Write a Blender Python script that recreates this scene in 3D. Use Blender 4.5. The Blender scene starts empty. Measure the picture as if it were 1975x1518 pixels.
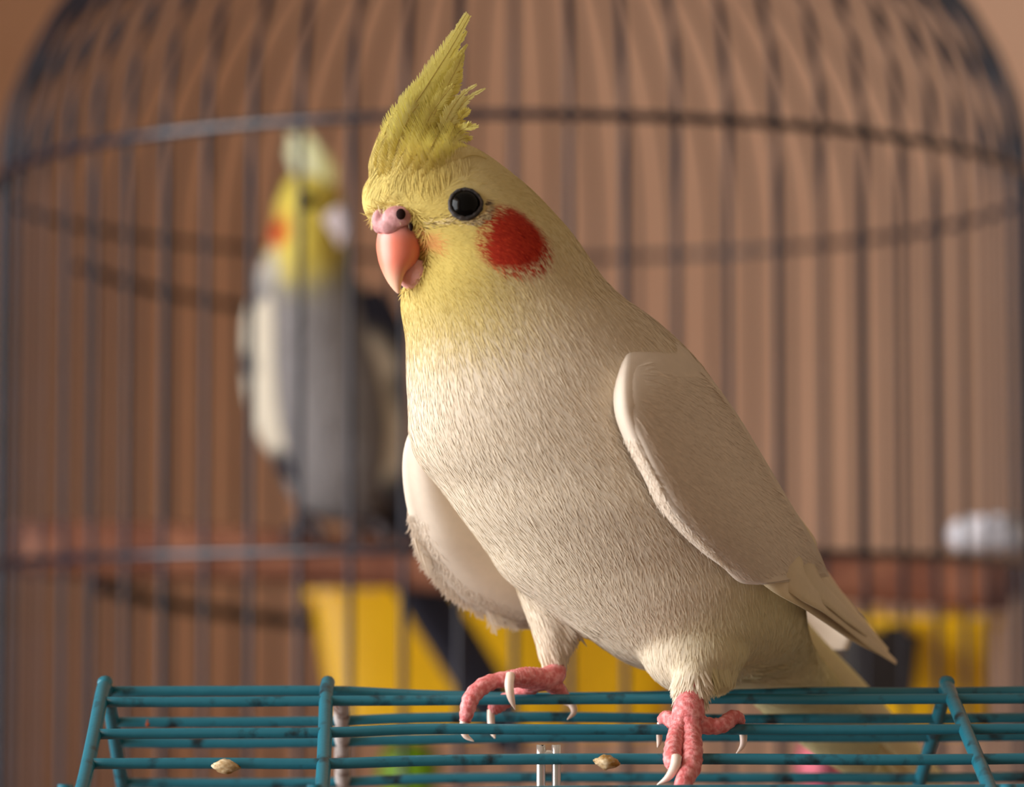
import bpy, math, random
import numpy as np
from mathutils import Vector, Matrix
from mathutils.bvhtree import BVHTree

random.seed(7)
rng = np.random.default_rng(7)
scene = bpy.context.scene
COL = scene.collection

# ------------------------------------------------------------------ camera
F_PX, CX, CY = 6600.0, 987.5, 759.0
PITCH = math.atan((1290.0 - CY) / F_PX)          # horizon lies at row 1290
EYE = Vector((0.0, -0.825, 1.20))
cam_d = bpy.data.cameras.new('camera')
cam_d.sensor_fit = 'HORIZONTAL'
cam_d.sensor_width = 36.0
cam_d.lens = 36.0 * F_PX / 1975.0
cam_d.clip_start = 0.05
cam_d.clip_end = 50
cam_d.dof.use_dof = True
cam_d.dof.focus_distance = 0.805
cam_d.dof.aperture_fstop = 10.5
cam = bpy.data.objects.new('camera', cam_d)
cam.location = EYE
cam.rotation_euler = (math.pi / 2 + PITCH, 0, 0)
COL.objects.link(cam)
scene.camera = cam

# ------------------------------------------------------------------ world, window light, exposure
scene.view_settings.view_transform = 'Standard'
scene.view_settings.look = 'None'
scene.view_settings.exposure = 0.0
scene.view_settings.gamma = 1.0
scene.view_settings.use_curve_mapping = False

world = bpy.data.worlds.new('world')
scene.world = world
world.use_nodes = True
bg = world.node_tree.nodes['Background']
bg.inputs['Color'].default_value = (1.0, 0.74, 0.53, 1)
bg.inputs['Strength'].default_value = 0.37

ld = bpy.data.lights.new('window_left_offscreen', 'AREA')
ld.shape = 'RECTANGLE'
ld.size = 1.4            # height
ld.size_y = 1.4          # width
ld.energy = 64.0
ld.color = (0.97, 0.98, 1.0)
lo = bpy.data.objects.new('window_left_offscreen', ld)
lo.location = (-1.40, -0.30, 1.45)
lo.rotation_euler = (0, -math.pi / 2, 0)
COL.objects.link(lo)


# ------------------------------------------------------------------ helpers
def P(px, py, Y):
    """point on the ray through photo pixel (px, py) at depth plane y = Y"""
    x, z = (px - CX) / F_PX, (CY - py) / F_PX
    dy = math.cos(PITCH) - z * math.sin(PITCH)
    dz = math.sin(PITCH) + z * math.cos(PITCH)
    t = (Y - EYE.y) / dy
    return Vector((EYE.x + x * t, Y, EYE.z + dz * t))


def ray(px, py):
    return (P(px, py, 1.0) - EYE).normalized()


def pix(arr):
    a = np.asarray(arr, float).reshape(-1, 3) - np.array(EYE)
    c, s = math.cos(PITCH), math.sin(PITCH)
    dep = a[:, 1] * c + a[:, 2] * s
    up = -a[:, 1] * s + a[:, 2] * c
    return np.stack([CX + F_PX * a[:, 0] / dep, CY - F_PX * up / dep], 1)


def lin(r, g=None, b=None):
    if g is None:
        r, g, b = r
    f = lambda c: (c / 12.92 if c <= 0.04045 else ((c + 0.055) / 1.055) ** 2.4)
    return (f(r / 255.0), f(g / 255.0), f(b / 255.0), 1.0)


def mesh_from(name, verts, faces, smooth=True, cols=None):
    me = bpy.data.meshes.new(name)
    me.from_pydata([tuple(v) for v in verts], [], [tuple(f) for f in faces])
    if smooth:
        me.polygons.foreach_set('use_smooth', [True] * len(me.polygons))
    if cols is not None:
        ca = me.color_attributes.new('Col', 'FLOAT_COLOR', 'POINT')
        ca.data.foreach_set('color', np.asarray(cols, np.float32).reshape(-1))
    me.update()
    return me


def obj(name, me, mat=None, parent=None, label=None, cat=None, group=None, kind=None):
    o = bpy.data.objects.new(name, me)
    COL.objects.link(o)
    if mat is not None and not me.materials:
        me.materials.append(mat)
    if parent is not None:
        o.parent = parent
        o.matrix_parent_inverse = parent.matrix_basis.inverted()
    if label: o['label'] = label
    if cat: o['category'] = cat
    if group: o['group'] = group
    if kind: o['kind'] = kind
    return o


def thing(name, loc, label, cat, group=None):
    o = bpy.data.objects.new(name, None)
    o.location = loc
    o.empty_display_size = 0.02
    COL.objects.link(o)
    o['label'] = label
    o['category'] = cat
    if group: o['group'] = group
    return o


def catmull(pts, n):
    """resample rows of pts (any width) to n rows along a Catmull-Rom curve"""
    p = np.asarray(pts, float)
    if len(p) == 2:
        t = np.linspace(0, 1, n)[:, None]
        return p[0] * (1 - t) + p[1] * t
    q = np.vstack([2 * p[0] - p[1], p, 2 * p[-1] - p[-2]])
    out = []
    for u in np.linspace(0, len(p) - 1, n):
        i = min(int(u), len(p) - 2)
        t = u - i
        a, b, c, d = q[i], q[i + 1], q[i + 2], q[i + 3]
        out.append(0.5 * (2 * b + (c - a) * t + (2 * a - 5 * b + 4 * c - d) * t * t + (3 * b - a - 3 * c + d) * t ** 3))
    return np.array(out)


def tube(pts, radii, seg=10, n=None, cap=True, closed=False):
    """swept round tube -> verts, faces"""
    pts = np.asarray(pts, float)
    radii = np.broadcast_to(np.asarray(radii, float), (len(pts),))
    if n and not closed:
        full = catmull(np.hstack([pts, radii[:, None]]), n)
        pts, radii = full[:, :3], np.maximum(full[:, 3], 1e-5)
    m = len(pts)
    if closed:
        tan = np.roll(pts, -1, 0) - np.roll(pts, 1, 0)
    else:
        tan = np.gradient(pts, axis=0)
    tan /= np.linalg.norm(tan, axis=1)[:, None] + 1e-12
    ref = np.array([0, 0, 1.0]) if abs(tan[0][2]) < 0.9 else np.array([1.0, 0, 0])
    nrm = np.cross(tan[0], ref); nrm /= np.linalg.norm(nrm)
    V, Fs = [], []
    for i in range(m):
        nrm = nrm - tan[i] * np.dot(nrm, tan[i]); nrm /= np.linalg.norm(nrm)
        b = np.cross(tan[i], nrm)
        for k in range(seg):
            a = 2 * math.pi * k / seg
            V.append(pts[i] + radii[i] * (math.cos(a) * nrm + math.sin(a) * b))
    rows = m if closed else m - 1
    for i in range(rows):
        j = (i + 1) % m
        for k in range(seg):
            k2 = (k + 1) % seg
            Fs.append((i * seg + k, i * seg + k2, j * seg + k2, j * seg + k))
    if cap and not closed:
        V.append(pts[0] - tan[0] * radii[0] * 0.4); V.append(pts[-1] + tan[-1] * radii[-1] * 0.4)
        a, b = len(V) - 2, len(V) - 1
        for k in range(seg):
            k2 = (k + 1) % seg
            Fs.append((a, k2, k)); Fs.append((b, (m - 1) * seg + k, (m - 1) * seg + k2))
    return V, Fs


def merge(parts):
    V, Fs = [], []
    for v, f in parts:
        o = len(V)
        V += [tuple(x) for x in v]
        Fs += [tuple(i + o for i in q) for q in f]
    return V, Fs


def loft(sections, seg=32, power=1.0):
    """sections: (centre, half axis A, half axis B) as numpy 3-vectors -> closed loft"""
    V, Fs = [], []
    for c, A, B in sections:
        for k in range(seg):
            a = 2 * math.pi * k / seg
            ca, sa = math.cos(a), math.sin(a)
            if power != 1.0:
                ca = math.copysign(abs(ca) ** power, ca); sa = math.copysign(abs(sa) ** power, sa)
            V.append(c + A * ca + B * sa)
    m = len(sections)
    for i in range(m - 1):
        for k in range(seg):
            k2 = (k + 1) % seg
            Fs.append((i * seg + k, i * seg + k2, (i + 1) * seg + k2, (i + 1) * seg + k))
    V.append(sections[0][0]); V.append(sections[-1][0])
    a, b = len(V) - 2, len(V) - 1
    for k in range(seg):
        k2 = (k + 1) % seg
        Fs.append((a, k2, k)); Fs.append((b, (m - 1) * seg + k, (m - 1) * seg + k2))
    return V, Fs


def loft_px(st, n, seg=36):
    """st rows: Lx, Ly, Rx, Ry, Yc, b  (outline pixels left/right, centre depth, half depth)"""
    rows = catmull(st, n)
    secs = []
    for lx, ly, rx, ry, Yc, b in rows:
        L, R = np.array(P(lx, ly, Yc)), np.array(P(rx, ry, Yc))
        secs.append(((L + R) / 2, (R - L) / 2, np.array([0, max(b, 2e-4), 0])))
    return loft(secs, seg)


def ellipsoid(c, r, seg=20, rings=12, R=None):
    V, Fs = [], []
    R = R or Matrix.Identity(3)
    for i in range(rings + 1):
        th = math.pi * i / rings
        for k in range(seg):
            ph = 2 * math.pi * k / seg
            v = Vector((r[0] * math.sin(th) * math.cos(ph), r[1] * math.sin(th) * math.sin(ph), r[2] * math.cos(th)))
            V.append(tuple(Vector(c) + R @ v))
    for i in range(rings):
        for k in range(seg):
            k2 = (k + 1) % seg
            Fs.append((i * seg + k, (i + 1) * seg + k, (i + 1) * seg + k2, i * seg + k2))
    return V, Fs


def box(c, s, bevel=0.0):
    x, y, z = s[0] / 2, s[1] / 2, s[2] / 2
    V = [(c[0] + i * x, c[1] + j * y, c[2] + k * z) for i in (-1, 1) for j in (-1, 1) for k in (-1, 1)]
    Fs = [(0, 1, 3, 2), (4, 6, 7, 5), (0, 4, 5, 1), (2, 3, 7, 6), (0, 2, 6, 4), (1, 5, 7, 3)]
    return V, Fs


def rounded_box_mesh(name, c, s, bev, seg=3):
    import bmesh
    V, Fs = box((0, 0, 0), s)
    bm = bmesh.new()
    vs = [bm.verts.new(v) for v in V]
    for f in Fs: bm.faces.new([vs[i] for i in f])
    bmesh.ops.recalc_face_normals(bm, faces=bm.faces)
    bmesh.ops.bevel(bm, geom=list(bm.edges), offset=bev, segments=seg, profile=0.5, affect='EDGES')
    me = bpy.data.meshes.new(name)
    bm.to_mesh(me); bm.free()
    me.transform(Matrix.Translation(c))
    me.polygons.foreach_set('use_smooth', [True] * len(me.polygons))
    return me


def voxel_body(parts, voxel, smooth_it):
    """union of closed shells as ONE continuous surface (numpy verts, faces)"""
    V, Fs = merge(parts)
    me = mesh_from('tmp', V, Fs)
    o = bpy.data.objects.new('tmp', me)
    COL.objects.link(o)
    m = o.modifiers.new('r', 'REMESH'); m.mode = 'VOXEL'; m.voxel_size = voxel; m.adaptivity = 0
    s = o.modifiers.new('s', 'SMOOTH'); s.iterations = smooth_it; s.factor = 0.5
    dg = bpy.context.evaluated_depsgraph_get()
    ev = o.evaluated_get(dg)
    me2 = ev.to_mesh()
    v = np.empty(len(me2.vertices) * 3); me2.vertices.foreach_get('co', v)
    f = [tuple(p.vertices) for p in me2.polygons]
    ev.to_mesh_clear()
    bpy.data.objects.remove(o); bpy.data.meshes.remove(me)
    return v.reshape(-1, 3), f


def vert_normals(v, f):
    n = np.zeros_like(v)
    quads = np.array([q if len(q) == 4 else (q[0], q[1], q[2], q[2]) for q in f])
    a, b, c, d = (v[quads[:, i]] for i in range(4))
    fn = np.cross(c - a, d - b)
    tri = quads[:, 2] == quads[:, 3]
    fn[tri] = np.cross(b[tri] - a[tri], c[tri] - a[tri])
    for i in range(4):
        np.add.at(n, quads[:, i], fn)
    return n / (np.linalg.norm(n, axis=1)[:, None] + 1e-12), quads, np.linalg.norm(fn, axis=1) * 0.5


def sample_surface(v, f, count, weight=None):
    n, q, area = vert_normals(v, f)
    w = area.copy()
    if weight is not None:
        w *= weight(v[q].mean(1))
    idx = rng.choice(len(q), size=count, p=w / w.sum())
    a, b = rng.random(count)[:, None], rng.random(count)[:, None]
    Q = q[idx]
    bil = lambda X: (X[Q[:, 0]] * (1 - a) + X[Q[:, 1]] * a) * (1 - b) + (X[Q[:, 3]] * (1 - a) + X[Q[:, 2]] * a) * b
    p = bil(v); nn = bil(n)
    return p, nn / (np.linalg.norm(nn, axis=1)[:, None] + 1e-12)


def blades(p, n, t, L, W, lift, col, bvh_=None, segs=4, root=0.0002, tipcol=1.05, twist=0.2):
    """thousands of small feather barbs as ribbons that follow the surface -> verts, faces, colours"""
    N = len(p)
    L, W, lift = (np.broadcast_to(np.asarray(x, float), (N,)) for x in (L, W, lift))
    tw = rng.normal(0, twist, N)[:, None]
    V = np.empty((N, segs + 1, 2, 3)); C = np.empty((N, segs + 1, 2, 4))
    prof = list(np.interp(np.linspace(0, 1, segs + 1), [0, .25, .55, .8, 1], [.55, 1, .92, .62, .08]))
    cur = p.copy(); nn = n.copy()
    for k in range(segs + 1):
        u = k / segs
        t = t - nn * (t * nn).sum(1)[:, None]
        t /= np.linalg.norm(t, axis=1)[:, None] + 1e-9
        s = np.cross(nn, t)
        s2 = s * np.cos(tw) + nn * np.sin(tw)
        h = -root + (root + lift * L) * u ** 1.15
        c = cur + nn * h[:, None]
        off = s2 * (W * 0.5 * prof[k])[:, None]
        V[:, k, 0] = c - off; V[:, k, 1] = c + off
        C[:, k, :, :3] = col[:, None, :3]
        if k < segs:
            cur = cur + t * (L / segs)[:, None]
            if bvh_ is not None:
                for i in range(N):
                    l, nv_, _, d_ = bvh_.find_nearest(cur[i], 0.006)
                    if l is not None:
                        v = np.array(nv_)
                        if v @ nn[i] > 0.2:
                            cur[i] = l; nn[i] = 0.5 * nn[i] + 0.5 * v
                nn /= np.linalg.norm(nn, axis=1)[:, None]
    C[..., 3] = 1
    base = (np.arange(N) * (segs + 1) * 2)[:, None]
    k = np.arange(segs)[None, :] * 2
    q = np.stack([base + k, base + k + 1, base + k + 3, base + k + 2], -1).reshape(-1, 4)
    return V.reshape(-1, 3), q, np.clip(C.reshape(-1, 4), 0, 1)


def fast_mesh(name, V, Q, C=None, smooth=True):
    me = bpy.data.meshes.new(name)
    me.vertices.add(len(V)); me.vertices.foreach_set('co', np.asarray(V, np.float32).ravel())
    me.loops.add(Q.size); me.loops.foreach_set('vertex_index', np.asarray(Q, np.int32).ravel())
    me.polygons.add(len(Q))
    me.polygons.foreach_set('loop_start', np.arange(0, Q.size, 4, dtype=np.int32))
    me.polygons.foreach_set('use_smooth', np.ones(len(Q), bool))
    me.update(calc_edges=True)
    if C is not None:
        ca = me.color_attributes.new('Col', 'FLOAT_COLOR', 'POINT')
        ca.data.foreach_set('color', np.asarray(C, np.float32).ravel())
    return me


# ------------------------------------------------------------------ materials
def new_mat(name):
    m = bpy.data.materials.new(name); m.use_nodes = True
    nt = m.node_tree
    return m, nt, nt.nodes['Principled BSDF']


def paint(name, c1, c2=None, rough=0.5, scale=30, spec=0.5, bump=0.0, metal=0.0, lo_=0.4, hi_=0.65, coat=0.0, sss=0.0, detail=6):
    m, nt, b = new_mat(name)
    tc = nt.nodes.new('ShaderNodeTexCoord')
    nz = nt.nodes.new('ShaderNodeTexNoise'); nz.inputs['Scale'].default_value = scale; nz.inputs['Detail'].default_value = detail
    nt.links.new(tc.outputs['Object'], nz.inputs['Vector'])
    rp = nt.nodes.new('ShaderNodeValToRGB')
    rp.color_ramp.elements[0].position = lo_; rp.color_ramp.elements[0].color = c1
    rp.color_ramp.elements[1].position = hi_; rp.color_ramp.elements[1].color = c2 or c1
    nt.links.new(nz.outputs['Fac'], rp.inputs['Fac'])
    nt.links.new(rp.outputs['Color'], b.inputs['Base Color'])
    b.inputs['Roughness'].default_value = rough
    b.inputs['Specular IOR Level'].default_value = spec
    b.inputs['Metallic'].default_value = metal
    b.inputs['Coat Weight'].default_value = coat
    if sss:
        b.inputs['Subsurface Weight'].default_value = sss
        b.inputs['Subsurface Radius'].default_value = (1.0, 0.4, 0.25)
        b.inputs['Subsurface Scale'].default_value = 0.002
    if bump:
        bp = nt.nodes.new('ShaderNodeBump'); bp.inputs['Strength'].default_value = bump; bp.inputs['Distance'].default_value = 0.001
        nt.links.new(nz.outputs['Fac'], bp.inputs['Height']); nt.links.new(bp.outputs['Normal'], b.inputs['Normal'])
    return m


def feather_mat(name, transl=0.25, rough=0.75, sheen=0.15):
    m, nt, b = new_mat(name)
    at = nt.nodes.new('ShaderNodeAttribute'); at.attribute_name = 'Col'
    tc = nt.nodes.new('ShaderNodeTexCoord')
    nz = nt.nodes.new('ShaderNodeTexNoise'); nz.inputs['Scale'].default_value = 450; nz.inputs['Detail'].default_value = 3
    nt.links.new(tc.outputs['Object'], nz.inputs['Vector'])
    mr = nt.nodes.new('ShaderNodeMapRange'); mr.inputs['To Min'].default_value = 0.93; mr.inputs['To Max'].default_value = 1.05
    nt.links.new(nz.outputs['Fac'], mr.inputs['Value'])
    mx = nt.nodes.new('ShaderNodeMix'); mx.data_type = 'RGBA'; mx.blend_type = 'MULTIPLY'
    mx.inputs[0].default_value = 1.0
    nt.links.new(at.outputs['Color'], mx.inputs[6]); nt.links.new(mr.outputs['Result'], mx.inputs[7])
    nt.links.new(mx.outputs[2], b.inputs['Base Color'])
    b.inputs['Roughness'].default_value = rough
    b.inputs['Specular IOR Level'].default_value = 0.15
    b.inputs['Sheen Weight'].default_value = sheen
    b.inputs['Sheen Roughness'].default_value = 0.5
    if transl:
        tr = nt.nodes.new('ShaderNodeBsdfTranslucent')
        nt.links.new(mx.outputs[2], tr.inputs['Color'])
        ms = nt.nodes.new('ShaderNodeMixShader'); ms.inputs['Fac'].default_value = transl
        out = nt.nodes['Material Output']
        nt.links.new(b.outputs['BSDF'], ms.inputs[1]); nt.links.new(tr.outputs['BSDF'], ms.inputs[2])
        nt.links.new(ms.outputs['Shader'], out.inputs['Surface'])
    return m


M = {}
M['wall'] = paint('tan_plaster', lin(236, 198, 172), lin(229, 190, 164), rough=0.95, scale=5, spec=0.1)
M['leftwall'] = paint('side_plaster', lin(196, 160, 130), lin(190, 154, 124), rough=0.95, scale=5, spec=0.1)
M['floor'] = paint('floor_brown', lin(120, 84, 60), lin(140, 100, 72), rough=0.6, scale=4)
M['white_frame'] = paint('white_paint', lin(225, 222, 215), lin(215, 212, 205), rough=0.5)
M['table'] = paint('table_wood', lin(105, 66, 40), lin(140, 92, 58), rough=0.55, scale=9)
M['teal'] = paint('teal_enamel', lin(8, 34, 42), lin(22, 104, 122), rough=0.38, scale=160, bump=0.25, lo_=0.30, hi_=0.44, coat=0.2)
M['bare_wire'] = paint('worn_wire', lin(110, 78, 62), lin(196, 190, 186), rough=0.5, scale=240, bump=0.4, lo_=0.36, hi_=0.52, metal=0.2)
M['dark_wire'] = paint('dark_wire', lin(22, 22, 31), lin(32, 31, 43), rough=0.4, scale=60, spec=0.35)
M['ring_wire'] = paint('ring_wire', lin(22, 22, 31), lin(32, 31, 43), rough=0.35, scale=60, coat=0.3)
M['steel'] = paint('steel', lin(190, 188, 186), lin(215, 212, 208), rough=0.3, metal=0.85)
M['perch'] = paint('perch_wood', lin(120, 72, 52), lin(160, 106, 78), rough=0.85, scale=40, bump=0.3)
M['yellow'] = paint('yellow_plastic', lin(250, 196, 8), lin(244, 188, 6), rough=0.4, scale=12)
M['black_pl'] = paint('black_plastic', lin(22, 18, 18), lin(30, 24, 24), rough=0.5)
M['white_pl'] = paint('white_plastic', lin(236, 234, 240), lin(228, 226, 232), rough=0.4)
M['green_pl'] = paint('green_plastic', lin(110, 160, 20), lin(128, 176, 30), rough=0.4)
M['pink_pl'] = paint('pink_plastic', lin(225, 110, 130), lin(214, 100, 122), rough=0.45)
M['lilac'] = paint('grey_lilac_plastic', lin(178, 164, 164), lin(168, 154, 156), rough=0.5)
M['tray'] = paint('tray_plastic', lin(70, 80, 96), lin(80, 90, 104), rough=0.5)
M['plume'] = feather_mat('plumage')
M['skin'] = paint('foot_skin', lin(205, 104, 104), lin(232, 158, 158), rough=0.55, scale=700, bump=0.5, sss=0.25, detail=3)
M['claw'] = paint('claw_horn', lin(226, 202, 186), lin(238, 222, 210), rough=0.35, scale=200, sss=0.15)
M['cere'] = paint('cere_skin', lin(178, 124, 124), lin(206, 156, 156), rough=0.6, scale=500, bump=0.3, sss=0.2)
M['nostril_crease_shade'] = paint('nostril_crease_dark', lin(34, 18, 16), rough=0.9, spec=0.1)
M['eye'] = paint('eye_black', (0.002, 0.002, 0.002, 1), rough=0.15, spec=0.12)
M['lid'] = paint('eyelid_skin', lin(24, 20, 19), lin(62, 53, 48), rough=0.7, scale=900, bump=0.4)
M['husk'] = paint('husk', lin(150, 110, 40), lin(226, 208, 170), rough=0.6, scale=420, bump=0.4)
M['rust'] = paint('rust_speck', lin(170, 80, 40), lin(200, 110, 70), rough=0.8)
M['chalk'] = paint('dry_dropping', lin(206, 196, 180), lin(226, 218, 206), rough=0.9)

# ------------------------------------------------------------------ the setting
def wall_obj(name, parts, mat):
    V, Fs = merge(parts)
    return obj(name, mesh_from(name, V, Fs, smooth=False), mat, kind='structure')

wall_obj('floor', [box((0.3, -0.05, -0.05), (3.6, 3.5, 0.1))], M['floor'])
wall_obj('wall_back', [box((0.3, 1.65, 1.3), (3.6, 0.1, 2.6))], M['wall'])
# left wall with a deep window opening (y -0.5..0.75, z 0.95..2.15)
WX0, WX1, OY0, OY1, OZ0, OZ1 = -1.42, -0.98, -1.00, 0.40, 0.75, 2.15
cx, tx = (WX0 + WX1) / 2, WX1 - WX0
wall_obj('wall_left', [
    box((cx, (-1.8 + OY0) / 2, 1.3), (tx, OY0 + 1.8, 2.6)),
    box((cx, (OY1 + 1.6) / 2, 1.3), (tx, 1.6 - OY1, 2.6)),
    box((cx, (OY0 + OY1) / 2, OZ0 / 2), (tx, OY1 - OY0, OZ0)),
    box((cx, (OY0 + OY1) / 2, (OZ1 + 2.6) / 2), (tx, OY1 - OY0, 2.6 - OZ1))], M['leftwall'])
fr = 0.045
win = wall_obj('window_1', [
    box((-1.30, OY0 + fr / 2, (OZ0 + OZ1) / 2), (0.05, fr, OZ1 - OZ0)),
    box((-1.30, OY1 - fr / 2, (OZ0 + OZ1) / 2), (0.05, fr, OZ1 - OZ0)),
    box((-1.30, (OY0 + OY1) / 2, OZ0 + fr / 2), (0.05, OY1 - OY0, fr)),
    box((-1.30, (OY0 + OY1) / 2, OZ1 - fr / 2), (0.05, OY1 - OY0, fr))], M['white_frame'])

# unseen cabinet shape added to keep window light off the back wall
wd = thing('light_blocker', (-0.86, 0.72, 0), 'unseen brown cabinet shape added to shade the back wall from the window', 'light_blocker')
V, Fs = box((-0.868, 0.72, 1.05), (0.216, 0.60, 2.10))
obj('body', mesh_from('body', V, Fs, False), M['table'], wd)
for dy in (-0.148, 0.148):
    dr = obj('door', rounded_box_mesh('door', (-0.752, 0.72 + dy, 1.06), (0.016, 0.288, 2.0), 0.003), M['table'], wd)
    V, Fs = tube([(-0.735, 0.72 + dy * 0.2, 0.98), (-0.735, 0.72 + dy * 0.2, 1.12)], 0.006, seg=8, n=4)
    obj('handle', mesh_from('handle', V, Fs), M['steel'], dr)

TABLE_Z = 0.86
tb = thing('table', (0.05, 0.45, 0), 'brown wooden table carrying both wire bird cages', 'table')
V, Fs = box((0.05, 0.45, TABLE_Z - 0.015), (1.0, 1.35, 0.03))
obj('tabletop', mesh_from('tabletop', V, Fs, False), M['table'], tb)
for sx in (-0.41, 0.51):
    for sy in (-0.16, 1.06):
        V, Fs = box((sx, sy, (TABLE_Z - 0.03) / 2), (0.06, 0.06, TABLE_Z - 0.03))
        obj('leg', mesh_from('leg', V, Fs, False), M['table'], tb)

# ------------------------------------------------------------------ far round cage
CC = Vector((0.001, 0.675, 0)); CR = 0.225
Z_TOP = P(987, 222, CC.y - CR).z       # upper ring
Z_MID = P(987, 1062, CC.y - CR).z      # lower ring
Z_BASE = TABLE_Z + 0.075
DOME = 0.168
far_cage = thing('wire_birdcage', (CC.x, CC.y, TABLE_Z), 'tall round dome-topped cage of dark grey wire behind the birds', 'cage')

wire_pts = []
for z in np.linspace(Z_BASE - 0.004, Z_TOP, 10): wire_pts.append((CR, 0, z))
for a in np.linspace(0, math.pi / 2, 15)[1:]:
    wire_pts.append((max(CR * math.cos(a), 0.012), 0, Z_TOP + DOME * math.sin(a)))
V, Fs = tube(wire_pts, 0.00145, seg=7)
wme = mesh_from('cage_wire', V, Fs)
NW = 68
for k in range(NW):
    a = -math.pi / 2 + 2 * math.pi * k / NW
    w = obj('cage_wire', wme, M['dark_wire'], None)
    w.parent = far_cage
    w.location = (0, 0, -TABLE_Z)
    w.rotation_euler = (0, 0, a)


def ring(z, r, rad, name, parent, mat, c=CC, n=96):
    pts = [(c.x + r * math.cos(t), c.y + r * math.sin(t), z) for t in np.linspace(0, 2 * math.pi, n, endpoint=False)]
    V, Fs = tube(pts, rad, seg=8, closed=True)
    return obj(name, mesh_from(name, V, Fs), mat, parent)

ring(Z_TOP, CR + 0.0022, 0.0019, 'hoop', far_cage, M['ring_wire'])
ring(Z_MID, CR + 0.0022, 0.0017, 'hoop', far_cage, M['ring_wire'])
ring(Z_BASE, CR + 0.002, 0.0025, 'hoop', far_cage, M['dark_wire'])
V, Fs = loft([(np.array([CC.x, CC.y, z]), np.array([r, 0, 0]), np.array([0, r, 0])) for z, r in
              ((Z_TOP + DOME - 0.006, 0.017), (Z_TOP + DOME + 0.004, 0.016), (Z_TOP + DOME + 0.012, 0.007), (Z_TOP + DOME + 0.02, 0.006), (Z_TOP + DOME + 0.026, 0.002))], 20)
obj('cap', mesh_from('cap', V, Fs), M['dark_wire'], far_cage)
prof = [(TABLE_Z, CR - 0.012), (TABLE_Z + 0.01, CR - 0.004), (Z_BASE - 0.004, CR + 0.006), (Z_BASE + 0.002, CR + 0.006), (Z_BASE + 0.002, CR - 0.004), (TABLE_Z + 0.012, CR - 0.012)]
V, Fs = loft([(np.array([CC.x, CC.y, z]), np.array([r, 0, 0]), np.array([0, r, 0])) for z, r in prof], 64)
obj('tray', mesh_from('tray', V, Fs), M['tray'], far_cage)


def rear_brace(pxs, rad, name):
    pts = []
    for px, py in pxs:
        Y = 0.88
        for _ in range(8):
            x = P(px, py, Y).x - CC.x
            Y = CC.y + math.sqrt(max(1e-5, (CR + 0.001) ** 2 - x * x))
        pts.append(P(px, py, Y))
    V, Fs = tube(pts, rad, seg=8, n=24)
    return obj(name, mesh_from(name, V, Fs), M['dark_wire'], far_cage)

rear_brace([(150, 515), (300, 560), (470, 592), (640, 612)], 0.0022, 'brace')
rear_brace([(190, 1132), (330, 1165), (560, 1198), (800, 1212)], 0.0032, 'brace')

# perch log inside the far cage
pl, pr = P(28, 1056, 0.690), P(1945, 1132, 0.690)
pp = [pl.lerp(pr, t) + Vector((0, 0, 0.0012 * math.sin(9 * t))) for t in np.linspace(0, 1, 26)]
V, Fs = tube(pp, [0.0120 + 0.0008 * math.sin(13 * t) for t in np.linspace(0, 1, 26)], seg=14)
obj('perch', mesh_from('perch', V, Fs), M['perch'], None, 'reddish brown wooden perch the grey cockatiel stands on', 'perch')


def trough(name, label, cat, x0, x1, y0, y1, z0, z1, taper, mat, rimmat=None):
    """open tapered feeding box: outer wall, inner wall, thick rim"""
    secs = []
    c = lambda z: np.array([(x0 + x1) / 2, (y0 + y1) / 2, z])
    def sec(z, k, inset=0):
        return (c(z), np.array([((x1 - x0) / 2 - inset) * k, 0, 0]), np.array([0, ((y1 - y0) / 2 - inset) * k, 0]))
    secs = [sec(z0, taper), sec(z0 + 0.004, taper + 0.02), sec(z1 - 0.004, 0.985), sec(z1 - 0.004, 1.03), sec(z1, 1.03), sec(z1, 1.0, 0.003), sec(z0 + 0.006, taper + 0.02, 0.003)]
    V, Fs = loft(secs, 40, power=0.35)
    root = thing(name, (float((x0 + x1) / 2), float((y0 + y1) / 2), z0), label, cat)
    obj('bowl', mesh_from('bowl', V, Fs, False), mat, root)
    for s in (-0.3, 0.3):
        xx = (x0 + x1) / 2 + s * (x1 - x0)
        V, Fs = box((xx, y1 + 0.003, z1 + 0.001), (0.008, 0.010, 0.006))
        obj('hook', mesh_from('hook', V, Fs, False), mat, root)
    return root

a0, a1 = P(592, 1138, 0.80), P(1335, 1422, 0.80)
trough('feeding_trough', 'bright yellow plastic feeding trough below the perch', 'bowl', a0.x, a1.x, 0.80, 0.862, a1.z, a0.z, 0.86, M['yellow'])
a0, a1 = P(1655, 1190, 0.66), P(1935, 1420, 0.66)
trough('feeding_cup', 'small yellow plastic feeding cup at the side of the round cage', 'bowl', a0.x, a1.x, 0.66, 0.715, a1.z, a0.z, 0.86, M['yellow'])
a0, a1 = P(1610, 1222, 0.62), P(1770, 1345, 0.62)
trough('food_dish', 'small black dish in front of the small yellow feeding cup', 'dish', a0.x, a1.x, 0.60, 0.650, a1.z, a0.z, 0.85, M['black_pl'])
a0, a1 = P(1842, 993, 0.60), P(1990, 1062, 0.60)
me = rounded_box_mesh('water_cup', ((a0.x + a1.x) / 2, 0.615, (a0.z + a1.z) / 2), (a1.x - a0.x, 0.03, a0.z - a1.z), 0.007, 4)
wc = thing('water_cup', ((a0.x + a1.x) / 2, 0.615, a1.z), 'white plastic water cup hooked on the round cage wires', 'cup')
obj('body', me, M['white_pl'], wc)
V, Fs = box(((a0.x + a1.x) / 2, 0.597, a0.z - 0.002), (0.01, 0.02, 0.003))
obj('hook', mesh_from('hook', V, Fs, False), M['white_pl'], wc)


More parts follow.
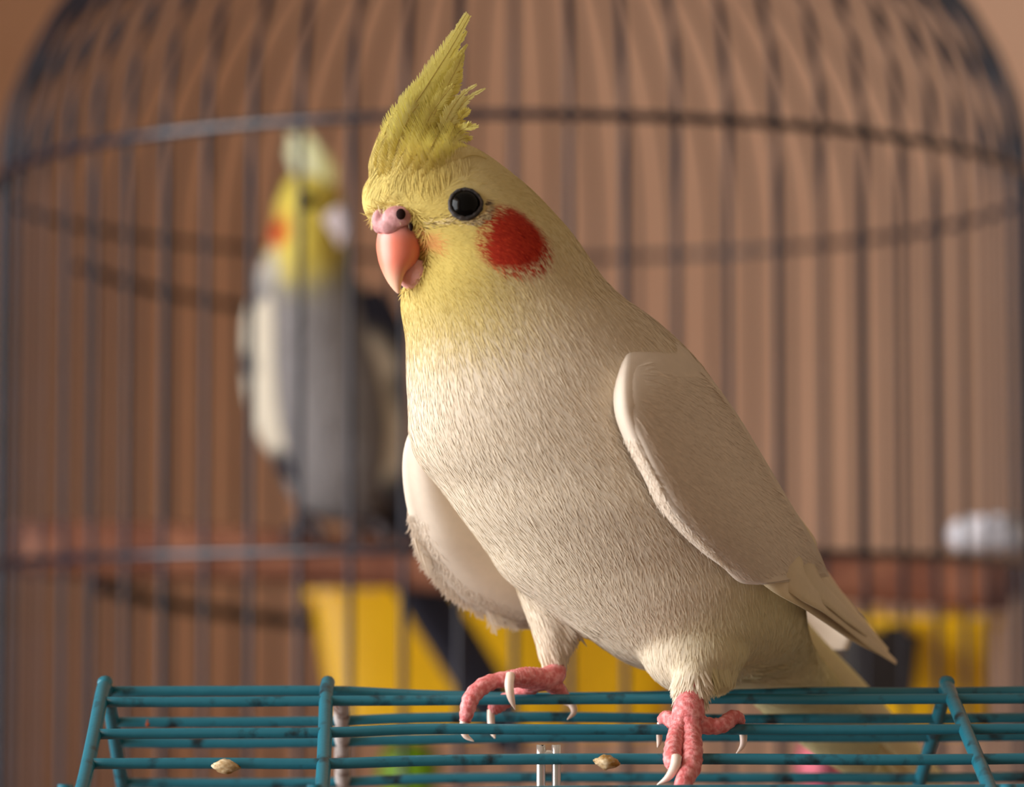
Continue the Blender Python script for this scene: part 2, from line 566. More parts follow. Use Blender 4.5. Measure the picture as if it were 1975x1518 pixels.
# ------------------------------------------------------------------ near teal cage
YR = 0.020                                   # ridge line depth
Z_RIDGE = P(630, 1319, YR).z
SL_F, SL_R = 0.0585, 0.0500                  # horizontal run of each slope down to row 1518
Z518F, Z518R = P(630, 1518, YR - SL_F).z, P(630, 1518, YR + SL_R).z


def slope_pt(px, py, side):
    """point on the front (-1) or rear (+1) roof slope seen at this pixel"""
    Y = YR
    run, zl = (SL_F, Z518F) if side < 0 else (SL_R, Z518R)
    for _ in range(30):
        z = P(px, py, Y).z
        Y = YR + side * max(0.0, (Z_RIDGE - z) / (Z_RIDGE - zl)) * run
    return P(px, py, Y)

near_cage = thing('wire_birdcage', (0.03, YR, TABLE_Z), 'turquoise enamelled wire cage with a pitched roof, under the cream bird', 'cage')
EAVE_F, EAVE_R = YR - 0.085, YR + 0.085
ZE_F = Z_RIDGE - (Z_RIDGE - Z518F) / SL_F * 0.085
ZE_R = Z_RIDGE - (Z_RIDGE - Z518R) / SL_R * 0.085


def hoop(px_top, r, rear_mat=None, dx_f=0.0, dx_r=0.0, r_rear=None):
    top = P(px_top, 1319, YR)
    x = top.x
    fr_pts = [(x, YR + 0.002, Z_RIDGE + 0.0004), (x, YR - 0.006, Z_RIDGE - 0.0022), (x + dx_f * .51, YR - 0.03, Z_RIDGE - (Z_RIDGE - Z518F) / SL_F * 0.030),
              (x + dx_f, YR - SL_F, Z518F), (x + dx_f, EAVE_F, ZE_F), (x + dx_f, EAVE_F - 0.004, ZE_F - 0.01), (x + dx_f, EAVE_F - 0.004, TABLE_Z + 0.03)]
    re_pts = [(x, YR - 0.002, Z_RIDGE + 0.0004), (x, YR + 0.006, Z_RIDGE - 0.0030), (x + dx_r * .4, YR + 0.025, Z_RIDGE - (Z_RIDGE - Z518R) / SL_R * 0.025),
              (x + dx_r, YR + SL_R, Z518R), (x + dx_r, EAVE_R, ZE_R), (x + dx_r, EAVE_R + 0.004, ZE_R - 0.01), (x + dx_r, EAVE_R + 0.004, TABLE_Z + 0.03)]
    if rear_mat: re_pts = [(x + .0030, YR + 0.0060, Z_RIDGE - 0.0035)] + [(q[0] + .0032 * (.75 if k < 1 else .45), q[1], q[2]) for k, q in enumerate(re_pts[2:])]
    V, Fs = tube(fr_pts, r, seg=12, n=50)
    obj('hoop_leg', mesh_from('hoop_leg', V, Fs), M['teal'], near_cage)
    V, Fs = tube(re_pts, r_rear or r, seg=12, n=50)
    o = obj('hoop_leg', mesh_from('hoop_leg', V, Fs), rear_mat or M['teal'], near_cage)
    if rear_mat: o['label'] = 'worn bare metal hoop leg'

hoop(203, 0.00175, dx_f=0.0020, dx_r=-0.001)
hoop(632, 0.00172, M['bare_wire'], dx_f=0.0020, dx_r=0.0, r_rear=0.0020)
hoop(1826, 0.00175, dx_f=0.0020, dx_r=-0.0012)
hoop(2350, 0.00175)


def roof_wire(rows, side, r):
    pts = catmull([tuple(slope_pt(px, py, side)) for px, py in rows], 60)
    V, Fs = tube(pts, r, seg=10)
    return obj('roof_wire', mesh_from('roof_wire', V, Fs), M['teal'], near_cage)

RX = 2350
roof_wire([(208, 1334), (420, 1333), (640, 1333), (820, 1341), (1060, 1346), (1400, 1340), (1600, 1335), (1826, 1336), (RX, 1326)], +1, 0.00138)
roof_wire([(198, 1354), (420, 1354), (632, 1352), (820, 1351), (1060, 1349), (1400, 1348), (1600, 1349), (1826, 1348), (RX, 1346)], -1, 0.00132)
roof_wire([(216, 1393), (420, 1393), (640, 1391), (800, 1385), (1060, 1383), (1400, 1387), (1600, 1386), (1826, 1386), (RX, 1380)], +1, 0.00134)
roof_wire([(184, 1416), (420, 1414), (630, 1413), (820, 1406), (1060, 1407), (1400, 1407), (1600, 1408), (1826, 1407), (RX, 1402)], -1, 0.00132)
roof_wire([(225, 1432), (420, 1434), (640, 1431), (820, 1426), (1060, 1422), (1400, 1421), (1600, 1422), (1826, 1421), (RX, 1415)], +1, 0.00132)
roof_wire([(169, 1473), (420, 1472), (628, 1473), (820, 1467), (1060, 1464), (1400, 1464), (1600, 1465), (1826, 1465), (RX, 1458)], -1, 0.00134)
roof_wire([(242, 1510), (420, 1511), (640, 1509), (820, 1502), (1060, 1499), (1400, 1500), (1600, 1500), (1826, 1500), (RX, 1492)], +1, 0.00134)
roof_wire([(165, 1535), (632, 1532), (1100, 1526), (1500, 1524), (1826, 1524), (RX, 1518)], -1, 0.00134)
xl, xr = P(205, 1319, YR).x - 0.001, P(RX, 1319, YR).x
for side in (-1, 1):
    ye = EAVE_F - 0.004 if side < 0 else EAVE_R + 0.004
    ztop = ZE_F if side < 0 else ZE_R
    for z in np.linspace(TABLE_Z + 0.04, ztop - 0.012, 9):
        V, Fs = tube([(xl, ye, z), (xr, ye, z)], 0.00115, seg=8, n=3)
        obj('wall_wire', mesh_from('wall_wire', V, Fs), M['teal'], near_cage)
me = rounded_box_mesh('tray', ((xl + xr) / 2, YR, TABLE_Z + 0.02), (xr - xl + 0.012, 0.19, 0.04), 0.008)
obj('tray', me, M['tray'], near_cage)

# steel swing hanger hooked over a roof wire
hk = []
zt = slope_pt(1058, 1464, -1)
for a in np.linspace(0, math.pi, 9):
    hk.append((0.0018 * math.cos(a), 0.0018 * math.sin(a)))
base = P(1058, 1462, zt.y + 0.0035)
pts = [(base.x + 0.0018, base.y, base.z - 0.055)] + [(base.x + u, base.y, base.z + v - 0.001) for u, v in hk] + [(base.x - 0.0018, base.y, base.z - 0.055)]
V, Fs = tube(pts, 0.0011, seg=10, n=40)
obj('swing_hanger', mesh_from('swing_hanger', V, Fs), M['steel'], None, 'bent steel hanger hooked behind a turquoise roof wire', 'hanger')

# husks and specks stuck on the wires
def husk(px, py, side, size, label):
    c = slope_pt(px, py, side) + Vector((0, -0.0013, 0.0))
    root = thing('seed_husk', c, label, 'husk', None)
    for sgn in (-1, 1):
        V = []; Fs = []
        nu, nv = 9, 5
        for i in range(nu):
            u = -1 + 2 * i / (nu - 1)
            for j in range(nv):
                w = -1 + 2 * j / (nv - 1)
                half = (1 - abs(u) ** 1.8) * 0.42 + 0.03
                V.append((c.x + size * u + size * 0.08 * sgn, c.y - 0.0012 * (1 - w * w) * (1 - u * u) * (1.1 + 0.35 * sgn),
                          c.z + size * (half * w + sgn * 0.22 * half - 0.12 * u)))
        for i in range(nu - 1):
            for j in range(nv - 1):
                k = i * nv + j
                Fs.append((k, k + 1, k + nv + 1, k + nv))
        V = [tuple(np.array(v) + rng.normal(0, 0.00013, 3)) for v in V]
        me = mesh_from('shell', V, Fs)
        o = obj('shell', me, M['husk'], root)
        sm = o.modifiers.new('t', 'SOLIDIFY'); sm.thickness = 0.0002

husk(437, 1478, -1, 0.0030, 'split oval seed husk stuck on the turquoise wire near the end hoop')
husk(1170, 1470, -1, 0.0029, 'pale flat seed husk stuck on the turquoise wire beside the bird')
for px, py, side, sz, mt, nm, lb in ((285, 1394, 1, (0.0010, 0.0006, 0.0009), 'rust', 'rust_spot', 'small orange rust spot on a turquoise roof wire'),
                                     (455, 1437, 1, (0.0030, 0.0006, 0.0007), 'chalk', 'dropping', 'chalky white dried dropping along a turquoise wire')):
    c = slope_pt(px, py, side) + Vector((0, -0.0010, 0))
    V, Fs = ellipsoid(c, sz, 12, 8)
    V = [tuple(np.array(v) + rng.normal(0, 0.00006, 3)) for v in V]
    obj(nm, mesh_from(nm, V, Fs), M[mt], None, lb, 'speck')
# ------------------------------------------------------------------ the cream cockatiel
def gauss_colour(anchors):
    A = np.array([a[0] for a in anchors]); C = np.array([a[1][:3] for a in anchors]); S = np.array([a[2] for a in anchors])
    def f(p):
        d2 = ((p[:, None, :] - A[None]) ** 2).sum(2)
        w = np.exp(-d2 / (2 * S ** 2)) + 1e-9 / (d2 + 1e-6)
        w /= w.sum(1)[:, None]
        return w @ C
    return f


def hash_noise(p, s):
    q = p * s
    return (np.sin(q[:, 0] * 1.7 + 2.1 * np.sin(q[:, 2] * 1.3)) + np.sin(q[:, 2] * 2.3 + 1.7 * np.sin(q[:, 1] * 1.9)) + np.sin(q[:, 1] * 1.1 + q[:, 0] * 0.9)) / 3


bird = thing('cockatiel', tuple(P(1200, 1320, 0.008)), 'cream and yellow cockatiel with orange cheek perched on the turquoise cage roof', 'bird')

trunk = [  # Lx, Ly, Rx, Ry, Yc, b
    (850, 272, 885, 272, -.0345, .0015),
    (792, 284, 935, 296, -.0345, .0085),
    (733, 322, 992, 338, -.0340, .0135),
    (704, 372, 1034, 374, -.0330, .0168),
    (712, 412, 1072, 414, -.0325, .0185),
    (762, 455, 1108, 456, -.0320, .0196),
    (792, 505, 1138, 500, -.0310, .0200),
    (776, 555, 1166, 540, -.0300, .0205),
    (772, 600, 1205, 577, -.0285, .0212),
    (782, 655, 1256, 612, -.0265, .0225),
    (783, 730, 1316, 664, -.0235, .0245),
    (787, 790, 1362, 716, -.0205, .0265),
    (788, 842, 1402, 784, -.0170, .0280),
    (806, 893, 1436, 856, -.0130, .0290),
    (846, 940, 1468, 920, -.0090, .0296),
    (890, 1000, 1500, 982, -.0050, .0298),
    (937, 1063, 1528, 1040, .0010, .0292),
    (975, 1118, 1545, 1085, .0060, .0280),
    (1050, 1172, 1552, 1130, .0095, .0268),
    (1130, 1228, 1554, 1170, .0145, .0255),
    (1220, 1285, 1558, 1205, .0205, .0235),
    (1330, 1310, 1566, 1236, .0310, .0205),
    (1420, 1335, 1586, 1270, .0470, .0150),
    (1475, 1378, 1625, 1318, .0580, .0115),
    (1530, 1425, 1668, 1372, .0690, .0080),
    (1590, 1470, 1700, 1430, .0780, .0045),
    (1640, 1500, 1690, 1490, .0840, .0012)]
crest_base = [
    (735, 372, 960, 345, -.0335, .0120),
    (712, 330, 945, 312, -.0335, .0100),
    (722, 285, 905, 296, -.0330, .0070),
    (738, 245, 868, 268, -.0322, .0042),
    (760, 212, 850, 230, -.0316, .0026),
    (792, 178, 846, 188, -.0312, .0014),
    (820, 152, 838, 158, -.0310, .0004)]
thigh_near = [
    (1200, 1100, 1450, 1090, .0080, .0180),
    (1250, 1190, 1430, 1180, .0100, .0120),
    (1280, 1250, 1400, 1245, .0030, .0085),
    (1294, 1298, 1379, 1294, -.0035, .0064),
    (1304, 1340, 1366, 1338, -.0075, .0046),
    (1312, 1358, 1358, 1356, -.0080, .0020)]
thigh_far = [
    (985, 1090, 1110, 1075, .0120, .0130),
    (1000, 1150, 1122, 1145, .0150, .0110),
    (1018, 1198, 1122, 1196, .0165, .0085),
    (1032, 1240, 1108, 1244, .0175, .0062),
    (1040, 1275, 1094, 1280, .0175, .0040),
    (1048, 1293, 1088, 1294, .0175, .0016)]
face = [ellipsoid(P(900, 552, -.0375), (.0115, .0090, .0125)),
        ellipsoid(P(930, 495, -.0385), (.0130, .0105, .0125)),
        ellipsoid(P(1338, 1242, .0045), (.0135, .0128, .0125)),
        ellipsoid(P(742, 385, -.0385), (.0055, .0058, .0065)),
        ellipsoid(P(785, 372, -.0410), (.0070, .0070, .0060))]
bv, bf = voxel_body([loft_px(trunk, 80), loft_px(crest_base, 30, 24), loft_px(thigh_near, 26, 24), loft_px(thigh_far, 26, 24)] + face, 0.0009, 9)
bvh = BVHTree.FromPolygons([tuple(v) for v in bv], bf)


def hit(px, py):
    loc, n, i, d = bvh.ray_cast(EYE, ray(px, py))
    return (loc, n) if loc is not None else (None, None)


def H(px, py, Yd=-0.02):
    l, n = hit(px, py)
    return np.array(l) if l is not None else np.array(P(px, py, Yd))

CREAM, YEL = lin(230, 217, 194), lin(206, 184, 96)
IVORY = CREAM
PALEY, GOLD, BUFF = lin(214, 196, 118), lin(206, 184, 100), lin(222, 206, 150)
YGREEN, ORNG = lin(232, 222, 150), lin(226, 176, 84)
CA = [(H(760, 340), PALEY, .006), (H(720, 390), PALEY, .005), (H(820, 380), GOLD, .006), (H(850, 450), GOLD, .005), (H(830, 560), YEL, .006), (H(880, 600), YEL, .007),
      (H(900, 500), YEL, .006), (H(800, 640), YEL, .005), (H(775, 600), YEL, .004), (H(940, 570), YEL, .006), (H(950, 340), BUFF, .007), (H(1030, 400), BUFF, .007),
      (H(1080, 520), lin(228, 213, 172), .008), (H(1000, 600), lin(228, 213, 172), .006), (H(850, 260), PALEY, .006), (H(790, 230), PALEY, .005), (H(800, 190), PALEY, .006),
      (H(740, 280), PALEY, .005), (H(800, 720), IVORY, .008), (H(900, 720), CREAM, .009), (H(1050, 700), CREAM, .010), (H(1150, 620), CREAM, .009),
      (H(850, 850), IVORY, .010), (H(1000, 900), CREAM, .012), (H(1150, 850), CREAM, .010), (H(1100, 1050), CREAM, .012), (H(950, 1050), IVORY, .010),
      (H(1250, 1150), CREAM, .012), (H(1150, 1190), IVORY, .008), (H(1300, 1050), CREAM, .010), (H(1330, 1290), CREAM, .006), (H(1060, 1230), CREAM, .007),
      (H(1450, 1200), lin(232, 222, 180), .010), (H(1430, 1290), lin(232, 222, 180), .007), (H(1520, 1280), lin(232, 222, 180), .008), (H(1400, 800), CREAM, .015), (H(1600, 1420, .07), lin(232, 222, 172), .01)]
colour0 = gauss_colour(CA)
cheek_c = H(988, 466)
mouth_c = H(832, 466)
beak_c = np.array(P(772, 452, -.0385))
CHEEK = np.array(lin(204, 66, 34)[:3]); CHEEK_D = np.array(lin(140, 12, 6)[:3])


def sstep(x, a, b):
    t = np.clip((x - a) / (b - a), 0, 1)
    return t * t * (3 - 2 * t)


def bird_colour(p, ragged=1.0):
    c = colour0(p)
    px = pix(p)
    dx, dy = px[:, 0] - 981, px[:, 1] - 461
    ang = np.arctan2(dy, dx)
    rad = 63 + 5 * np.cos(2 * (ang - 0.5)) + 5 * np.sin(3 * ang + 0.6)
    d = np.hypot(dx, dy) / rad
    near = np.linalg.norm(p - cheek_c, axis=1) < 0.016
    k = (1 - sstep(d + ragged * rng.normal(0, 0.05, len(p)), 0.86, 1.12)) * near
    ck = CHEEK_D + (CHEEK - CHEEK_D) * rng.random((len(p), 1)) if ragged else (CHEEK + CHEEK_D)[None] / 2
    c = c * (1 - k[:, None]) + ck * k[:, None]
    k2 = (1 - sstep(np.linalg.norm(p - mouth_c, axis=1), 0.0008, 0.0034)) * 0.6
    c = c * (1 - k2[:, None]) + np.array(lin(226, 130, 84)[:3]) * k2[:, None]
    return c


bcol = np.hstack([bird_colour(bv, 0), np.ones((len(bv), 1))])
obj('body', mesh_from('cockatiel_body', bv, bf, True, bcol), M['plume'], bird)

# flow of the feathers
FA = [((800, 700), (.05, 1)), ((850, 850), (.18, 1)), ((1000, 700), (.5, 1)), ((1000, 850), (.42, 1)), ((1120, 780), (.8, 1)), ((1160, 860), (.8, 1)),
      ((1100, 1000), (.28, 1)), ((1200, 1100), (.15, 1)), ((1330, 1250), (.02, 1)), ((1450, 1250), (.25, 1)), ((1250, 640), (.95, 1)), ((1100, 570), (.6, 1)),
      ((900, 1050), (.5, 1)), ((1000, 1180), (.4, 1)), ((1060, 1250), (.3, 1)), ((1300, 1000), (.5, 1)), ((1480, 1200), (.5, 1)), ((1550, 1350), (.8, 1)), ((1400, 850), (.8, 1))]
FP = np.array([H(*a) for a, _ in FA]); FD = np.array([[d[0], 0.15, -d[1]] for _, d in FA])
FD /= np.linalg.norm(FD, axis=1)[:, None]
crest_dir_t = np.array(P(905, 30, -.030))
head_c = np.array(P(890, 440, -.032))


def flow(p):
    d2 = ((p[:, None] - FP[None]) ** 2).sum(2)
    w = 1 / (d2 + 6e-6) ** 2
    w /= w.sum(1)[:, None]
    body = w @ FD
    rad = p - beak_c
    rad /= np.linalg.norm(rad, axis=1)[:, None] + 1e-9
    rad = rad + np.array([0.15, 0.1, -0.18])
    dh = np.linalg.norm(p - head_c, axis=1)
    k = (1 - sstep(dh, .017, .028))[:, None]
    out = rad * k + body * (1 - k)
    px = pix(p)
    kc = (1 - sstep(px[:, 1] + 0.25 * (px[:, 0] - 800), 300, 400))[:, None]
    up = crest_dir_t - p
    up /= np.linalg.norm(up, axis=1)[:, None]
    up = up + np.array([-0.10, 0, 0.15])
    return out * (1 - kc) + up * kc


eye_l, eye_n = hit(897, 393)
eye_l = np.array(eye_l)


def keep(p):
    px = pix(p)
    ok = np.linalg.norm(p - eye_l, axis=1) > 0.0042
    inb = (np.hypot((px[:, 0] - 762) / 54, (px[:, 1] - 478) / 76) < 1) & (p[:, 1] < -.030)
    return ok & ~inb


def plumage(v, f, count, wfun, Lf, Wf, lift, tree, cfun, flw, name, parent, mat, segs=3, spread=0.12, keepf=None, tip=1.05, twist=0.2):
    p, n = sample_surface(v, f, count, wfun)
    if keepf is not None:
        k = keepf(p); p, n = p[k], n[k]
    t = flw(p) + rng.normal(0, spread, p.shape)
    N = len(p)
    c = cfun(p) * (1 + rng.normal(0, 0.035, (N, 1)))
    L = Lf(p) * rng.uniform(0.75, 1.25, N)
    W = Wf(p) * rng.uniform(0.7, 1.3, N)
    V, Q, C = blades(p, n, t, L, W, lift * rng.uniform(0.4, 1.6, N), np.hstack([c, np.ones((N, 1))]), tree, segs, tipcol=tip, twist=twist)
    o = obj(name, fast_mesh(name, V, Q, C), mat, parent, kind='stuff')
    return o


def headness(p):
    return 1 - sstep(np.linalg.norm(p - head_c, axis=1), .022, .034)

plumage(bv, bf, 95000, lambda c: 0.8 + 1.6 * headness(c), lambda p: .0052 - .0020 * headness(p), lambda p: .00042 - .00020 * headness(p), 0.030, bvh,
        bird_colour, flow, 'plumage', bird, M['plume'], keepf=keep, spread=0.10, twist=0.11)

# ---- eye
en = Vector(eye_n)
ec = Vector(eye_l) - en * 0.0019
V, Fs = ellipsoid(ec, (.0038, .0038, .0038), 28, 18)
eye = obj('eye', mesh_from('eye', V, Fs), M['eye'], bird, 'glossy black eye')
side = en.cross(Vector((0, 0, 1))).normalized(); upv = side.cross(en).normalized()
lid = []
rr = []
for t in np.linspace(0, 2 * math.pi, 40, endpoint=False):
    ca, sa = math.cos(t), math.sin(t)
    ex = 1.0 + 0.10 * max(0, -ca) ** 6
    q = Vector(eye_l) + side * (-ca) * 0.00345 * -1 * ex + upv * sa * 0.0035 + en * 0.0000
    lid.append(q); rr.append(0.00046 + 0.00006 * math.sin(13 * t) + (0.00012 if sa < -0.2 else 0))
V, Fs = tube(lid, rr, seg=8, closed=True)
obj('eyelid', mesh_from('eyelid', V, Fs), M['lid'], bird)
# pale scaly barbs under and around the eye
N = 360
th = rng.uniform(0, 2 * math.pi, N)
rad_ = rng.uniform(0.0036, 0.0050, N)
low = np.sin(th) < 0.35
th, rad_ = th[low], rad_[low]
pp_ = eye_l + np.outer(np.cos(th) * rad_, np.array(side)) + np.outer(np.sin(th) * rad_, np.array(upv))
pp_ = np.array([np.array(bvh.find_nearest(Vector(q))[0]) for q in pp_]); nn_ = np.array([np.array(bvh.find_nearest(Vector(q))[1]) for q in pp_])
shade = rng.random(len(pp_))[:, None]
cc_ = np.array(lin(90, 74, 58)[:3]) * shade + np.array(lin(214, 190, 140)[:3]) * (1 - shade)
V, Q, C = blades(pp_, nn_, flow(pp_) + rng.normal(0, .1, pp_.shape), .0022, .00026, .12, np.hstack([cc_, np.ones((len(pp_), 1))]), bvh)
obj('eye_bristles', fast_mesh('eye_bristles', V, Q, C), M['plume'], bird, kind='stuff')

# dark and pale barbs of the loral line running from the cere to the eye
N = 170
tt = rng.random(N)
lx = 806 + tt * 118; ly = 436 - 16 * np.sin(tt * 1.6) + rng.normal(0, 5, N)
pp_, nn_ = [], []
for x, y in zip(lx, ly):
    l, n_ = hit(x, y)
    if l is not None: pp_.append(np.array(l)); nn_.append(np.array(n_))
pp_, nn_ = np.array(pp_), np.array(nn_)
dark = (rng.random(len(pp_)) < .5)[:, None]
cc_ = np.where(dark, np.array(lin(104, 78, 46)[:3]), np.array(lin(226, 206, 150)[:3]))
V, Q, C = blades(pp_, nn_, np.tile(np.array([1, .1, .22]), (len(pp_), 1)) + rng.normal(0, .2, pp_.shape), .0024, .00017, .12, np.hstack([cc_, np.ones((len(pp_), 1))]), bvh)
obj('loral_bristles', fast_mesh('loral_bristles', V, Q, C), M['plume'], bird, kind='stuff')

# ---- beak (head faces left and towards the camera)
TH = math.radians(52)
hf = Vector((-math.sin(TH), -math.cos(TH), 0)); hl = Vector((math.cos(TH), -math.sin(TH), 0))
M0 = P(736, 430, -.0440)


def mid(px, py):
    Y = M0.y
    for _ in range(6):
        q = P(px, py, Y)
        u = (M0.x - q.x) / math.sin(TH)
        Y = M0.y - math.cos(TH) * u
    return np.array(P(px, py, Y))


def beak_loft(rows, n):
    r = catmull(rows, n)
    secs = []
    for ox, oy, ix, iy, hw in r:
        o_, i_ = mid(ox, oy), mid(ix, iy)
        secs.append(((o_ + i_) / 2, (o_ - i_) / 2, np.array(hl) * max(hw, 1e-4)))
    return loft(secs, 28)

upper = [(757, 398, 812, 462, .0040), (741, 430, 806, 486, .0052), (735, 462, 797, 508, .0053), (737, 492, 786, 520, .0045), (743, 518, 776, 528, .0034),
         (751, 540, 771, 545, .0022), (760, 557, 770, 558, .0011), (767, 566, 770, 566, .0003)]
lower = [(778, 500, 835, 520, .0046), (774, 522, 832, 534, .0047), (776, 540, 826, 548, .0041), (784, 552, 816, 558, .0026), (795, 559, 805, 561, .0006)]


def beak_cols(V, tip, cols):
    px = pix(np.array(V))
    return px

def beak_mat(name, ca, cb, cc):
    m, nt, b = new_mat(name)
    at = nt.nodes.new('ShaderNodeAttribute'); at.attribute_name = 'Col'
    nz = nt.nodes.new('ShaderNodeTexNoise'); nz.inputs['Scale'].default_value = 300
    tc = nt.nodes.new('ShaderNodeTexCoord'); nt.links.new(tc.outputs['Object'], nz.inputs['Vector'])
    bp = nt.nodes.new('ShaderNodeBump'); bp.inputs['Strength'].default_value = 0.12; bp.inputs['Distance'].default_value = .0005
    nt.links.new(nz.outputs['Fac'], bp.inputs['Height']); nt.links.new(bp.outputs['Normal'], b.inputs['Normal'])
    nt.links.new(at.outputs['Color'], b.inputs['Base Color'])
    b.inputs['Roughness'].default_value = 0.38
    b.inputs['Subsurface Weight'].default_value = 0.3
    b.inputs['Subsurface Radius'].default_value = (1.0, .45, .3); b.inputs['Subsurface Scale'].default_value = .002
    return m

M['beak'] = beak_mat('beak_horn', 0, 0, 0)
V, Fs = beak_loft(upper, 40)
va = np.array(V)
h = np.clip((P(760, 430, -.04).z - va[:, 2]) / (P(760, 430, -.04).z - P(760, 566, -.04).z), 0, 1)[:, None]
pinkc, coral, horn = (np.array(lin(*c)[:3]) for c in ((206, 150, 146), (226, 128, 104), (224, 188, 160)))
c = pinkc * (1 - sstep(h, 0, .35)) + coral * sstep(h, 0, .35)
c = c * (1 - sstep(h, .55, 1)) + horn * sstep(h, .55, 1)
obj('upper_beak', mesh_from('upper_beak', V, Fs, True, np.hstack([c, np.ones((len(c), 1))])), M['beak'], bird, 'pink hooked upper beak')
V, Fs = beak_loft(lower, 26)
c = np.tile(np.array(lin(222, 166, 158)[:3]), (len(V), 1))
obj('lower_beak', mesh_from('lower_beak', V, Fs, True, np.hstack([c, np.ones((len(c), 1))])), M['beak'], bird)
cr = []
for px, py, Y, r in ((769, 417, -.0460, (.0037, .0021, .0025)), (732, 427, -.0438, (.0019, .0019, .0029)), (752, 433, -.0450, (.0030, .0018, .0024))):
    cr.append(ellipsoid(P(px, py, Y), r, 20, 14))
V, Fs = voxel_body(cr, 0.0003, 5)
cere = obj('cere', mesh_from('cere', V, Fs), M['cere'], bird, 'pale pink fleshy cere')
for px, py, Y, r in ((773, 413, -.0482, (.0011, .0006, .0013)), (793, 434, -.0462, (.0005, .0006, .0014))):  # dark blobs paint the shade in the nose hole and the crease behind
    V, Fs = ellipsoid(P(px, py, Y), r, 14, 10)
    obj('nostril_crease_shade', mesh_from('nostril_crease_shade', V, Fs), M['nostril_crease_shade'], cere)
# bristly barbs round the beak base
N = 900
th = rng.uniform(0, 2 * math.pi, N)
rr_ = rng.uniform(0.98, 1.12, N)
bp_px = np.stack([764 + 56 * rr_ * np.cos(th), 476 + 78 * rr_ * np.sin(th)], 1)
pts_, nrm_ = [], []
for x, y in bp_px:
    l, n_ = hit(x, y)
    if l is None: continue
    pts_.append(l); nrm_.append(n_)
pts_, nrm_ = np.array(pts_), np.array(nrm_)
V, Q, C = blades(pts_, nrm_, -flow(pts_) * 0.25 + np.array([-.35, -.25, -.35]) + rng.normal(0, .25, pts_.shape), .0030, .00022, .30, np.hstack([bird_colour(pts_) * 1.02, np.ones((len(pts_), 1))]))
obj('beak_bristles', fast_mesh('beak_bristles', V, Q, C), M['plume'], bird, kind='stuff')


# fine pale bristles lying over the cere
bx = rng.uniform(715, 800, 260); by = 402 + 14 * ((bx - 765) / 45) ** 2 * (bx < 765) + 6 * (bx > 780) + rng.normal(0, 5, 260)
pts_ = np.array([np.array(P(x, y, -.0470 + .00006 * abs(x - 765))) for x, y in zip(bx, by)])
nrm_ = np.tile(np.array([-.3, -.95, .1]), (len(pts_), 1)); nrm_ /= np.linalg.norm(nrm_[0])
V, Q, C = blades(pts_, nrm_, np.stack([rng.normal(.25, .35, 260), np.zeros(260), -np.ones(260)], 1), .0026, .00013, .16, np.tile(np.array(lin(236, 222, 176)), (260, 1)))
obj('cere_bristles', fast_mesh('cere_bristles', V, Q, C), M['plume'], bird, kind='stuff')


# ---- barbed feathers
def barbed(path, widths, facing, nb=46, cl=1.15, angle=0.55, seed=0, cols=None, split=0.0):
    """shaft + two rows of barbs; path numpy (k,3); widths half vane width along it -> verts, faces, colours"""
    r = np.random.default_rng(seed)
    S = catmull(np.hstack([np.asarray(path), np.asarray(widths)[:, None]]), nb + 1)
    pts, wd = S[:, :3], S[:, 3]
    tan = np.gradient(pts, axis=0); tan /= np.linalg.norm(tan, axis=1)[:, None]
    f = np.asarray(facing, float); f /= np.linalg.norm(f)
    V, Fs, C = [], [], []
    step = np.linalg.norm(np.diff(pts, axis=0), axis=1).mean()
    for sgn in (-1, 1):
        gap = 0
        for i in range(nb):
            sd = np.cross(f, tan[i]) * sgn
            if r.random() < split: gap = r.integers(2, 4)
            jitter = r.normal(0, 0.06)
            d = sd * math.cos(angle + jitter) * 1.0 + tan[i] * (math.sin(angle + jitter) + .35)
            d /= np.linalg.norm(d)
            Ln = wd[i] * 1.25 * r.uniform(0.86, 1.1) * (0.6 if gap else 1.0)
            gap = max(0, gap - 1)
            w = step * cl * 0.6
            p0 = pts[i]
            o = len(V)
            c = cols[min(i, len(cols) - 1)] if cols is not None else (1, 1, 1)
            for k, (u, ww) in enumerate(((0, 1.0), (.45, 1.0), (.8, .8), (1, .12))):
                q = p0 + d * Ln * u + tan[i] * (Ln * .25 * u * u) + f * (0.06 * Ln * math.sin(u * 3) + r.normal(0, 0.00003))
                V.append(q - tan[i] * w * ww); V.append(q + tan[i] * w * ww)
                g = 1.0
                C.append((*(np.array(c[:3]) * g), 1)); C.append((*(np.array(c[:3]) * g), 1))
            for k in range(3):
                a = o + 2 * k
                Fs.append((a, a + 1, a + 3, a + 2))
    tv, tf = tube(pts, np.linspace(.00022, .00006, len(pts)), seg=5)
    o = len(V)
    V += list(tv); Fs += [tuple(i + o for i in q) for q in tf]
    cc = np.array(cols[0][:3]) if cols is not None else np.ones(3)
    C += [(*cc, 1)] * len(tv)
    return V, Fs, np.clip(np.array(C), 0, 1)


